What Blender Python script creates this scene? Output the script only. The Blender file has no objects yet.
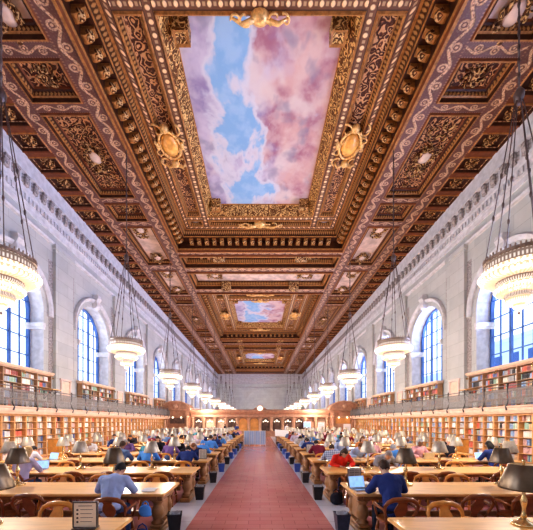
import bpy, bmesh, math, random
from mathutils import Vector, Matrix
R = random.Random(7)
PI = math.pi
SC = bpy.context.scene
COL = SC.collection
EYE = 1.95           # eye height of the camera
FOC = 307.0          # focal length in image pixels (533 wide)
HW = 12.9            # half width of the hall
END = 93.0           # far wall
BACK = -6.0

# ------------------------------------------------------------------ mesh builder
class MB:
    def __init__(s):
        s.v = []; s.f = []; s.m = []; s.uv = {}; s.sm = set()
    def quad(s, pts, m=0, uv=None, smooth=False):
        b = len(s.v); s.v += [tuple(p) for p in pts]
        i = len(s.f); s.f.append(tuple(range(b, b + len(pts)))); s.m.append(m)
        if uv: s.uv[i] = uv
        if smooth: s.sm.add(i)
    def box(s, x0, x1, y0, y1, z0, z1, m=0, M=None):
        b = len(s.v)
        P = [(x0,y0,z0),(x1,y0,z0),(x1,y1,z0),(x0,y1,z0),(x0,y0,z1),(x1,y0,z1),(x1,y1,z1),(x0,y1,z1)]
        if M is not None: P = [tuple(M @ Vector(p)) for p in P]
        s.v += P
        for f in ((0,3,2,1),(4,5,6,7),(0,1,5,4),(1,2,6,5),(2,3,7,6),(3,0,4,7)):
            s.f.append(tuple(b+i for i in f)); s.m.append(m)
    def bbox(s, x0, x1, y0, y1, z0, z1, r=.01, m=0, M=None):
        # box with chamfered vertical and horizontal edges
        def ring(i, z): return [(x0+i+r,y0+i,z),(x1-i-r,y0+i,z),(x1-i,y0+i+r,z),(x1-i,y1-i-r,z),(x1-i-r,y1-i,z),(x0+i+r,y1-i,z),(x0+i,y1-i-r,z),(x0+i,y0+i+r,z)]
        s.loft([ring(r,z0), ring(0,z0+r), ring(0,z1-r), ring(r,z1)], m, caps=True, M=M)
    def loft(s, rings, m=0, caps=False, closed=True, M=None, smooth=False, ms=None):
        b = len(s.v); n = len(rings[0])
        for r in rings:
            s.v += [tuple(M @ Vector(p)) if M is not None else tuple(p) for p in r]
        for k in range(len(rings)-1):
            for i in range(n if closed else n-1):
                j = (i+1) % n
                if smooth: s.sm.add(len(s.f))
                s.f.append((b+k*n+i, b+k*n+j, b+(k+1)*n+j, b+(k+1)*n+i)); s.m.append(ms[k] if ms else m)
        if caps:
            s.f.append(tuple(b+i for i in range(n))[::-1]); s.m.append(m)
            s.f.append(tuple(b+(len(rings)-1)*n+i for i in range(n))); s.m.append(m)
    def lathe(s, prof, n=12, m=0, c=(0,0,0), sx=1, sy=1, caps=True, smooth=True):
        rings = [[(c[0]+r*sx*math.cos(2*PI*i/n), c[1]+r*sy*math.sin(2*PI*i/n), c[2]+z) for i in range(n)] for r, z in prof]
        s.loft(rings, m, caps, smooth=smooth)
    def tube(s, path, r, n=6, m=0, ry=None, caps=True):
        path = [Vector(p) for p in path]; rings = []
        rr = r if isinstance(r, (list, tuple)) else [r]*len(path)
        for i, p in enumerate(path):
            d = (path[min(i+1,len(path)-1)] - path[max(i-1,0)]).normalized()
            up = Vector((0,0,1)) if abs(d.z) < .9 else Vector((0,1,0))
            a = d.cross(up).normalized(); bq = a.cross(d)
            k = (ry/r) if ry and not isinstance(r,(list,tuple)) else 1
            rings.append([p + a*rr[i]*math.cos(2*PI*j/n) + bq*rr[i]*k*math.sin(2*PI*j/n) for j in range(n)])
        s.loft(rings, m, caps, smooth=True)
    def prism(s, poly, a0, a1, axis='y', m=0):
        # poly of 2-D points swept along an axis: for 'y' (x,z), for 'x' (y,z), for 'z' (x,y)
        def P(p, a): return (p[0],a,p[1]) if axis=='y' else (a,p[0],p[1]) if axis=='x' else (p[0],p[1],a)
        s.loft([[P(p,a0) for p in poly],[P(p,a1) for p in poly]], m, caps=True)
    def ball(s, c, rx, ry, rz, n=10, k=7, m=0):
        rings = []
        for j in range(k+1):
            t = -PI/2 + PI*(j+.001)/(k+.002)
            rings.append([(c[0]+rx*math.cos(t)*math.cos(2*PI*i/n), c[1]+ry*math.cos(t)*math.sin(2*PI*i/n), c[2]+rz*math.sin(t)) for i in range(n)])
        s.loft(rings, m, caps=True, smooth=True)
    def mesh(s, name, mats):
        me = bpy.data.meshes.new(name)
        me.from_pydata(s.v, [], s.f)
        for mt in mats: me.materials.append(mt)
        me.polygons.foreach_set('material_index', s.m)
        if s.sm:
            me.polygons.foreach_set('use_smooth', [i in s.sm for i in range(len(s.f))])
        if s.uv:
            ul = me.uv_layers.new(name='UVMap').data
            for i, uv in s.uv.items():
                for k, li in enumerate(me.polygons[i].loop_indices): ul[li].uv = uv[k]
        me.update()
        return me
    def build(s, name, mats, parent=None, loc=(0,0,0)):
        if not isinstance(mats, (list, tuple)): mats = [mats]
        return link(name, s.mesh(name, mats), parent, loc)

def link(name, me, parent=None, loc=(0,0,0), rz=0, scale=None):
    o = bpy.data.objects.new(name, me); COL.objects.link(o)
    o.location = loc; o.rotation_euler = (0,0,rz)
    if scale: o.scale = scale
    if parent is not None: o.parent = parent
    return o
def empty(name, loc=(0,0,0), rz=0):
    o = link(name, None, None, loc, rz); o.empty_display_size = .2; return o
def tag(o, label=None, cat=None, group=None, kind=None):
    if label: o['label'] = label
    if cat: o['category'] = cat
    if group: o['group'] = group
    if kind: o['kind'] = kind
    return o
KIDS = {}
def copy_tree(o, parent=None):
    c = o.copy(); COL.objects.link(c)
    if parent is not None: c.parent = parent
    for ch in list(o.children): copy_tree(ch, c)
    return c
def drop_tree(o):
    for ch in list(o.children): drop_tree(ch)
    bpy.data.objects.remove(o)
ONES = 'zeroth first second third fourth fifth sixth seventh eighth ninth tenth eleventh twelfth thirteenth fourteenth fifteenth sixteenth seventeenth eighteenth nineteenth'.split()
TENS = {2:'twenty',3:'thirty',4:'forty',5:'fifty',6:'sixty',7:'seventy',8:'eighty',9:'ninety'}
TENTH = {2:'twentieth',3:'thirtieth',4:'fortieth',5:'fiftieth',6:'sixtieth',7:'seventieth',8:'eightieth',9:'ninetieth'}
def nth(n):
    if n < 20: return ONES[n]
    if n % 10 == 0: return TENTH[n//10]
    return TENS[n//10] + '-' + ONES[n % 10]
SIDE = {-1: 'left-side', 1: 'right-side'}

# ------------------------------------------------------------------ materials
class NT:
    def __init__(s, name):
        s.mat = bpy.data.materials.new(name); s.mat.use_nodes = True
        s.t = s.mat.node_tree; s.b = s.t.nodes['Principled BSDF']
    def n(s, typ, **kw):
        x = s.t.nodes.new(typ)
        for k, v in kw.items(): setattr(x, k, v)
        return x
    def put(s, sock, v):
        if hasattr(v, 'is_output'): s.t.links.new(v, sock)
        else: sock.default_value = v
    def m(s, op, a, b=0.0, c=0.0):
        x = s.n('ShaderNodeMath', operation=op)
        s.put(x.inputs[0], a); s.put(x.inputs[1], b); s.put(x.inputs[2], c)
        return x.outputs[0]
    def mix(s, f, a, b):
        x = s.n('ShaderNodeMix', data_type='RGBA')
        s.put(x.inputs[0], f); s.put(x.inputs[6], a if hasattr(a,'is_output') else (*a,1)); s.put(x.inputs[7], b if hasattr(b,'is_output') else (*b,1))
        return x.outputs[2]
    def step(s, v, lo, hi):
        x = s.n('ShaderNodeMapRange', interpolation_type='SMOOTHSTEP')
        s.put(x.inputs[0], v); x.inputs[1].default_value = lo; x.inputs[2].default_value = hi
        return x.outputs[0]
    def xyz(s, kind='Object'):
        tc = s.n('ShaderNodeTexCoord'); sp = s.n('ShaderNodeSeparateXYZ')
        s.t.links.new(tc.outputs[kind], sp.inputs[0]); return sp.outputs, tc.outputs[kind]
    def comb(s, x, y, z=0.0):
        c = s.n('ShaderNodeCombineXYZ'); s.put(c.inputs[0],x); s.put(c.inputs[1],y); s.put(c.inputs[2],z); return c.outputs[0]
    def noise(s, vec, scale, detail=4, rough=.55, dist=0.0, out=0):
        x = s.n('ShaderNodeTexNoise'); s.put(x.inputs['Vector'], vec)
        x.inputs['Scale'].default_value = scale; x.inputs['Detail'].default_value = detail
        x.inputs['Roughness'].default_value = rough; x.inputs['Distortion'].default_value = dist
        return x.outputs[out]
    def vor(s, vec, scale, feature='F1'):
        x = s.n('ShaderNodeTexVoronoi', feature=feature); s.put(x.inputs['Vector'], vec); x.inputs['Scale'].default_value = scale
        return x.outputs['Distance']
    def col(s, c): s.put(s.b.inputs['Base Color'], c if hasattr(c,'is_output') else (*c,1))
    def bump(s, h, strength=.5, dist=.05):
        x = s.n('ShaderNodeBump'); x.inputs['Strength'].default_value = strength; x.inputs['Distance'].default_value = dist
        s.put(x.inputs['Height'], h); s.t.links.new(x.outputs[0], s.b.inputs['Normal'])
    def set(s, rough=.5, metal=0, spec=None, emit=None, es=0):
        s.b.inputs['Roughness'].default_value = rough; s.b.inputs['Metallic'].default_value = metal
        if spec is not None: s.b.inputs['Specular IOR Level'].default_value = spec
        if emit is not None:
            s.put(s.b.inputs['Emission Color'], emit if hasattr(emit,'is_output') else (*emit,1)); s.b.inputs['Emission Strength'].default_value = es
        return s

def plain(name, c, rough=.5, metal=0, var=.15, scale=6, emit=None, es=0, spec=None, stretch=None):
    t = NT(name); sp, v = t.xyz()
    if stretch: v = t.comb(t.m('MULTIPLY',sp[0],stretch[0]), t.m('MULTIPLY',sp[1],stretch[1]), t.m('MULTIPLY',sp[2],stretch[2]))
    n = t.noise(v, scale, 3)
    t.col(t.mix(t.step(n,.3,.7), tuple(x*(1-var) for x in c), tuple(min(1,x*(1+var)) for x in c)))
    t.set(rough, metal, spec, emit, es)
    return t.mat

def carved(name, dark, mid, light, scale=5, rough=.45, stretch=(1,1,1)):
    # acanthus-like carving: warped concentric curls
    t = NT(name); sp, v0 = t.xyz()
    v = t.comb(t.m('MULTIPLY',sp[0],stretch[0]), t.m('MULTIPLY',sp[1],stretch[1]), t.m('MULTIPLY',sp[2],stretch[2]))
    wv = t.noise(v, scale*.5, 2, .5, 0.0, 1)
    mx = t.n('ShaderNodeMix', data_type='VECTOR'); mx.inputs[0].default_value = .35
    t.put(mx.inputs[4], v); t.put(mx.inputs[5], wv)
    d = t.vor(mx.outputs[1], scale)
    curl = t.m('SINE', t.m('MULTIPLY', d, 17.0))
    f = t.step(t.m('ADD', curl, t.m('MULTIPLY', t.noise(v, scale*5, 2), .8)), -.3, 1.2)
    c = t.mix(f, dark, mid)
    c = t.mix(t.step(f, .72, .98), c, light)
    t.col(c); t.bump(f, .8, .06); t.set(rough, 0, .25)
    return t.mat

def scroll(name, ground, light, edge, L=1.35):
    # running vitruvian scroll along u, across v
    t = NT(name); sp, v = t.xyz('UV'); u, w = sp[0], sp[1]
    s = t.m('SINE', t.m('MULTIPLY', u, 2*PI/L))
    off = t.m('ABSOLUTE', t.m('SUBTRACT', t.m('SUBTRACT', w, .5), t.m('MULTIPLY', s, .21)))
    band = t.m('SUBTRACT', 1.0, t.step(off, .05, .11))
    # volutes at every crest
    ph = t.m('SUBTRACT', t.m('FRACT', t.m('DIVIDE', u, L/2)), .5)
    sgn = t.m('SIGN', s)
    dx = t.m('MULTIPLY', ph, 1.0)
    dy = t.m('SUBTRACT', t.m('SUBTRACT', w, .5), t.m('MULTIPLY', sgn, -.08))
    r = t.m('SQRT', t.m('ADD', t.m('MULTIPLY', dx, dx), t.m('MULTIPLY', dy, dy)))
    ring = t.m('SUBTRACT', 1.0, t.step(t.m('ABSOLUTE', t.m('SUBTRACT', r, .19)), .03, .075))
    dot = t.m('SUBTRACT', 1.0, t.step(r, .05, .10))
    f = t.m('MAXIMUM', t.m('MAXIMUM', band, t.m('MULTIPLY', ring, .9)), dot)
    n = t.noise(t.comb(t.m('MULTIPLY', u, 1.0), t.m('MULTIPLY', w, .8)), 14, 2)
    f = t.m('MULTIPLY', f, t.step(n, .25, .6))
    e = t.m('ABSOLUTE', t.m('SUBTRACT', w, .5))
    bead = t.m('MULTIPLY', t.step(e, .40, .42), t.step(t.m('SINE', t.m('MULTIPLY', u, 60)), -.2, .5))
    leaf = t.m('MULTIPLY', t.step(n, .5, .62), t.m('SUBTRACT', 1.0, t.step(e, .3, .36)))
    c = t.mix(t.m('MULTIPLY', leaf, .75), ground, tuple(x*.45+y*.2 for x, y in zip(ground, light)))
    c = t.mix(f, c, light)
    c = t.mix(t.m('MULTIPLY', bead, .6), c, edge)
    t.col(c); t.bump(f, .6, .05); t.set(.32, 0, .45)
    return t.mat

def bosses(name, ground, boss, P=.42):
    t = NT(name); sp, v = t.xyz('UV'); u, w = sp[0], sp[1]
    a = t.m('SUBTRACT', t.m('FRACT', t.m('DIVIDE', u, P)), .5)
    b = t.m('SUBTRACT', w, .5)
    r = t.m('SQRT', t.m('ADD', t.m('MULTIPLY', a, a), t.m('MULTIPLY', t.m('MULTIPLY', b, b), .7)))
    f = t.m('SUBTRACT', 1.0, t.step(r, .15, .25))
    e = t.step(t.m('ABSOLUTE', b), .38, .42)
    leaf = t.m('MULTIPLY', t.step(t.m('ABSOLUTE', a), .34, .40), t.m('SUBTRACT', 1.0, t.step(t.m('ABSOLUTE', b), .12, .2)))
    c = t.mix(t.m('MULTIPLY', leaf, .7), ground, tuple(x*.6 for x in boss))
    c = t.mix(f, c, boss); c = t.mix(e, c, tuple(x*.5 for x in ground))
    t.col(c); t.bump(f, .8, .05); t.set(.45, 0, .25); return t.mat

def eggband(name, dark, light, P=.25):
    t = NT(name); sp, v = t.xyz('UV'); u, w = sp[0], sp[1]
    s = t.m('ABSOLUTE', t.m('SINE', t.m('MULTIPLY', u, PI/P)))
    q = t.m('SUBTRACT', s, t.m('MULTIPLY', t.m('ABSOLUTE', t.m('SUBTRACT', w, .45)), 1.3))
    n = t.noise(t.comb(u, t.m('MULTIPLY', w, .5)), 22, 2)
    f = t.step(t.m('ADD', q, t.m('MULTIPLY', n, .5)), .35, .95)
    t.col(t.mix(f, dark, light)); t.bump(f, .7, .05); t.set(.45, 0, .25); return t.mat

GOLD = (.62,.36,.13)
M = {}
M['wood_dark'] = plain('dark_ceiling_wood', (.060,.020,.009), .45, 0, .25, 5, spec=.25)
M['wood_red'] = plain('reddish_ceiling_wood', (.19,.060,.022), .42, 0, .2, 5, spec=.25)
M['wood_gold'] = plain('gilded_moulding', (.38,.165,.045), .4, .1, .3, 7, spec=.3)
M['scroll'] = scroll('running_scroll', (.145,.055,.038), (.74,.47,.28), (.40,.21,.11))
M['bosses'] = bosses('boss_strip', (.16,.07,.038), (.95,.62,.32))
M['egg'] = eggband('egg_and_dart', (.10,.035,.010), (.46,.225,.070), .17)
M['egg_gold'] = carved('gilded_leaf_frame', (.15,.055,.012), (.42,.20,.05), (.80,.48,.17), 5.5)
M['carved'] = carved('carved_relief', (.075,.022,.010), (.32,.125,.055), (.62,.33,.15), 4.6)
M['carved_gold'] = carved('gilded_relief', (.11,.04,.012), (.40,.19,.065), (.70,.43,.18), 5)
M['gold'] = plain('burnished_gold', (.80,.47,.17), .3, .35, .3, 8)
M['amber'] = plain('amber_medallion', (.85,.40,.09), .25, .1, .25, 3)

def mural():
    t = NT('painted_clouds'); sp, v = t.xyz(); x, y = sp[0], sp[1]
    def field(ox, sc, det, ro, di, lo, hi): return t.step(t.noise(t.comb(t.m('ADD', x, ox), t.m('MULTIPLY', y, .85), ox*.1), sc, det, ro, di), lo, hi)
    base = t.noise(t.comb(t.m('ADD', x, 4.2), t.m('MULTIPLY', y, .75), 0.0), .30, 5, .55, .25)
    # open sky runs as a band a little left of the middle
    band = t.m('MULTIPLY', t.m('ABSOLUTE', t.m('ADD', x, .9)), .085)
    f = t.step(t.m('ADD', base, band), .53, .63)
    puff = field(31.0, .62, 4, .5, .15, .36, .62)      # billows: light tops, shaded bases
    puff2 = field(57.0, 1.5, 3, .5, .1, .38, .62)
    shade = field(83.0, .42, 3, .5, .2, .40, .60)
    pink = t.mix(puff, (.50,.20,.27), (.80,.50,.45)); pink = t.mix(t.m('MULTIPLY', puff2, .5), pink, (.86,.66,.60))
    lil = t.mix(puff, (.38,.30,.50), (.66,.58,.72)); lil = t.mix(t.m('MULTIPLY', puff2, .5), lil, (.80,.74,.82))
    cl = t.mix(t.step(t.m('ADD', x, t.m('MULTIPLY', t.m('SUBTRACT', shade, .5), 2.4)), -1.4, 1.2), lil, pink)
    cl = t.mix(t.m('MULTIPLY', field(12.0, .5, 3, .5, .2, .50, .66), .75), cl, (.88,.74,.68))
    cl = t.mix(t.m('MULTIPLY', field(140.0, .7, 3, .5, .2, .56, .68), .55), cl, (.30,.30,.42))
    sky = t.mix(puff2, (.30,.55,.84), (.42,.64,.88))
    edge = t.m('MULTIPLY', t.m('MULTIPLY', f, t.m('SUBTRACT', 1.0, f)), 3.0)
    c = t.mix(edge, t.mix(f, sky, cl), (.86,.80,.82))
    hs = t.n('ShaderNodeHueSaturation'); hs.inputs['Saturation'].default_value = .95; hs.inputs['Value'].default_value = .66; t.put(hs.inputs['Color'], c); c = hs.outputs[0]
    t.col(c); t.set(.8, 0, .1, c, .05); return t.mat  # added self-glow brightens the painting, which is no light source
M['mural'] = mural()
M['cream_panel'] = plain('pale_painted_panel', (.62,.46,.36), .6, 0, .25, 1.3)

def stone(name, c, c2, warm=None):
    t = NT(name); sp, v = t.xyz()
    u = t.m('ADD', sp[0], sp[1])
    br = t.n('ShaderNodeTexBrick'); t.put(br.inputs['Vector'], t.comb(u, sp[2]))
    br.inputs['Scale'].default_value = 1.0; br.inputs['Brick Width'].default_value = 1.9; br.inputs['Row Height'].default_value = .78
    br.inputs['Mortar Size'].default_value = .012; br.inputs['Mortar Smooth'].default_value = .6
    br.inputs['Color1'].default_value = (*c,1); br.inputs['Color2'].default_value = (*c2,1); br.inputs['Mortar'].default_value = (*[x*.72 for x in c],1)
    n = t.noise(v, .9, 5, .6)
    k = t.mix(t.step(n,.3,.75), tuple(.86 for _ in c), (1,1,1))
    x = t.n('ShaderNodeMix', data_type='RGBA', blend_type='MULTIPLY'); x.inputs[0].default_value = .8
    t.put(x.inputs[6], br.outputs[0]); t.put(x.inputs[7], k)
    t.col(x.outputs[2]); t.set(.75, 0, .25); return t.mat
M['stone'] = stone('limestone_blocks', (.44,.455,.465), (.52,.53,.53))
M['stone_trim'] = plain('carved_limestone', (.56,.56,.60), .7, 0, .12, 3)
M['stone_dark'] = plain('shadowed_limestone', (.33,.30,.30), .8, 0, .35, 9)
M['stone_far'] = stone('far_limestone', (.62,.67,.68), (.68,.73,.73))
M['pink_panel'] = plain('pink_stone_panel', (.66,.50,.46), .6, 0, .08, 3)

def floor_mat():
    t = NT('tiled_floor'); sp, v = t.xyz(); x, y = sp[0], sp[1]
    ax = t.m('ABSOLUTE', x)
    br = t.n('ShaderNodeTexBrick', offset=.5); t.put(br.inputs['Vector'], t.comb(x, y))
    br.inputs['Scale'].default_value = 1; br.inputs['Brick Width'].default_value = .45; br.inputs['Row Height'].default_value = .225
    br.inputs['Mortar Size'].default_value = .006; br.inputs['Mortar Smooth'].default_value = .3
    br.inputs['Color1'].default_value = (.56,.20,.21,1); br.inputs['Color2'].default_value = (.62,.26,.265,1); br.inputs['Mortar'].default_value = (.30,.10,.09,1)
    n = t.noise(v, 1.4, 4)
    red = t.mix(t.m('MULTIPLY', t.step(n,.4,.75), .45), br.outputs[0], (.60,.30,.29))
    sb = t.n('ShaderNodeTexBrick', offset=0.0); t.put(sb.inputs['Vector'], t.comb(x, y))
    sb.inputs['Scale'].default_value = 1; sb.inputs['Brick Width'].default_value = 9.0; sb.inputs['Row Height'].default_value = 1.2
    sb.inputs['Mortar Size'].default_value = .008
    sb.inputs['Color1'].default_value = (.60,.64,.78,1); sb.inputs['Color2'].default_value = (.66,.70,.82,1); sb.inputs['Mortar'].default_value = (.33,.33,.38,1)
    strip = t.m('MULTIPLY', t.step(ax, 1.345, 1.355), t.m('SUBTRACT', 1.0, t.step(ax, 2.0, 2.01)))
    pinkf = t.mix(t.step(ax, 2.0, 2.02), red, (.50,.22,.24))
    t.col(t.mix(strip, pinkf, sb.outputs[0]))
    t.set(.19, 0, .5); t.b.inputs['Coat Weight'].default_value = .12; t.b.inputs['Coat Roughness'].default_value = .2
    return t.mat
M['floor'] = floor_mat()

M['table'] = plain('oak_tabletop', (.92,.53,.19), .28, 0, .12, 3, stretch=(.6,4,4), spec=.5)
M['table_leg'] = plain('oak_pedestal', (.36,.18,.075), .4, 0, .2, 5)
M['chair_dark'] = plain('shaded_chair_wood', (.27,.085,.024), .32, 0, .2, 6)  # same chair wood, with the shade on turned backs put into the colour
M['chair_light'] = plain('lit_honey_chair_wood', (.72,.33,.075), .32, 0, .15, 6)  # same chair wood, with lamplight on the fronts put into the colour
M['case'] = plain('oak_bookcase', (.62,.33,.13), .45, 0, .15, 4)
M['case_brown'] = plain('brown_oak_shelving', (.38,.215,.12), .5, 0, .15, 4)
M['case_pale'] = plain('pale_oak', (.66,.47,.36), .5, 0, .1, 4)
M['case_in'] = plain('bookcase_inside', (.26,.14,.075), .7, 0, .2, 4)
M['partition'] = plain('carved_oak_partition', (.38,.20,.13), .4, 0, .18, 3)
M['partition_lt'] = plain('polished_oak_columns', (.50,.30,.20), .35, 0, .12, 3)
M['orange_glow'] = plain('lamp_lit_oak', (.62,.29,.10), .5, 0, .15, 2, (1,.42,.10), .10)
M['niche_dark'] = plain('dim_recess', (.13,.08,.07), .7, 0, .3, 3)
M['iron'] = plain('wrought_iron', (.10,.09,.095), .45, .4, .2, 9)
M['iron_grey'] = plain('grey_grille', (.24,.23,.24), .5, .4, .15, 9)
M['bronze'] = plain('bronze_shade', (.17,.125,.085), .34, .75, .2, 6)
M['shade_in'] = plain('shade_lining', (.75,.66,.5), .6, 0, .05, 6)
M['brass'] = plain('polished_brass', (.75,.55,.28), .25, .85, .15, 8)
M['bronze_highlit'] = plain('highlit_bronze_shade', (.50,.45,.37), .42, .45, .2, 6)  # same bronze, its highlight on the farther lampshades put into a paler colour
M['black'] = plain('black_plastic', (.018,.018,.024), .4, 0, .2, 10)
M['navy_bin'] = plain('dark_blue_plastic', (.03,.035,.075), .4, 0, .2, 10)
M['liner'] = plain('grey_bin_liner', (.42,.45,.52), .4, 0, .15, 10)
M['white'] = plain('white_paper', (.82,.82,.84), .6, 0, .04, 6)
M['steel'] = plain('silver_metal', (.60,.62,.66), .3, .8, .1, 6)
M['screen'] = plain('lit_screen', (.25,.45,.80), .3, 0, .3, 9, (.30,.55,1), .55)
M['signboard'] = plain('beige_sign_board', (.95,.84,.70), .6, 0, .06, 5)
M['sign_grey'] = plain('grey_sign_board', (.55,.50,.50), .6, 0, .1, 8)
M['ink'] = plain('dark_ink', (.10,.08,.07), .7)
M['skin'] = plain('skin', (.62,.38,.28), .5, 0, .06, 9, spec=.3)
M['skin_dark'] = plain('brown_skin', (.28,.15,.10), .5, 0, .06, 9, spec=.3)
M['clock'] = plain('clock_face', (.9,.88,.8), .4, 0, .03, 4, (1,.95,.8), .5)

def window_frame():
    return plain('glare_blue_sash', (.045,.12,.36), .4, .1, .12, 5)  # blue of the window glare put into the frame colour
M['sash'] = window_frame()
def glass():
    t = NT('window_glass'); nt = t.t
    for n in list(nt.nodes): nt.nodes.remove(n)
    o = t.n('ShaderNodeOutputMaterial'); tr = t.n('ShaderNodeBsdfTransparent'); gl = t.n('ShaderNodeBsdfGlossy'); mx = t.n('ShaderNodeMixShader')
    sp, v = t.xyz(); n = t.noise(v, .5, 2)
    t.put(tr.inputs[0], t.mix(n, (.82,.88,1), (.93,.95,1))); gl.inputs['Roughness'].default_value = .1; mx.inputs[0].default_value = .06
    nt.links.new(tr.outputs[0], mx.inputs[1]); nt.links.new(gl.outputs[0], mx.inputs[2]); nt.links.new(mx.outputs[0], o.inputs[0])
    return t.mat
M['glass'] = glass()
def pale_glass():
    t = NT('pale_blue_glass'); sp, v = t.xyz()
    st = t.step(t.m('SINE', t.m('MULTIPLY', sp[0], 42)), -.6, .8)
    n = t.noise(v, 5, 3)
    t.col(t.mix(t.m('MULTIPLY', st, n), (.30,.44,.74), (.66,.76,.92))); t.set(.15, 0, .6); t.b.inputs['Alpha'].default_value = .9
    return t.mat
M['pale_glass'] = pale_glass()
def crystal(name, c0, c1, s, freq):
    t = NT(name); sp, v = t.xyz()
    ang = t.m('ARCTAN2', sp[1], sp[0])
    st = t.step(t.m('SINE', t.m('MULTIPLY', ang, freq)), -.7, .9)
    zz = t.step(t.m('SINE', t.m('MULTIPLY', sp[2], 38)), -.9, .4)
    c = t.mix(t.m('MULTIPLY', st, zz), c0, c1)
    t.col(t.mix(t.m('MULTIPLY', st, zz), (.10,.06,.04), (.40,.34,.28))); t.set(.25, 0, .5, c, s); return t.mat
M['crystal'] = crystal('lit_crystal_strands', (.62,.38,.22), (1,.90,.74), 1.05, 46)
M['crystal_dim'] = crystal('crystal_crown_strands', (.24,.17,.14), (.85,.74,.66), .5, 60)
M['bulb'] = plain('glowing_bulb', (1,.9,.75), .3, 0, .02, 5, (1,.87,.68), 1.5)
M['bronze_dark'] = plain('dark_bronze_rod', (.14,.10,.09), .4, .5, .15, 8)
M['rim'] = plain('aged_bronze_rim', (.30,.22,.17), .4, .5, .25, 14)

# ------------------------------------------------------------------ setting: floor and walls
mb = MB(); mb.box(-13.9, 13.9, BACK, END+.5, -.2, 0)
tag(mb.build('floor', M['floor']), kind='structure')
ZC = 16.52           # top of the wall
BAY = 7.8
CEN = [0.5 + BAY*k for k in range(12)]
CEN = [c for c in CEN if c < END-4]
WH, SILL, SPR = 2.2, 4.85, 8.6     # half width, sill, springing of the window openings
DEP = 1.0
def arc(c, n=14, r=WH, z=SPR): return [(c + r*math.cos(PI - PI*i/n), z + r*math.sin(PI - PI*i/n)) for i in range(n+1)]

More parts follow.
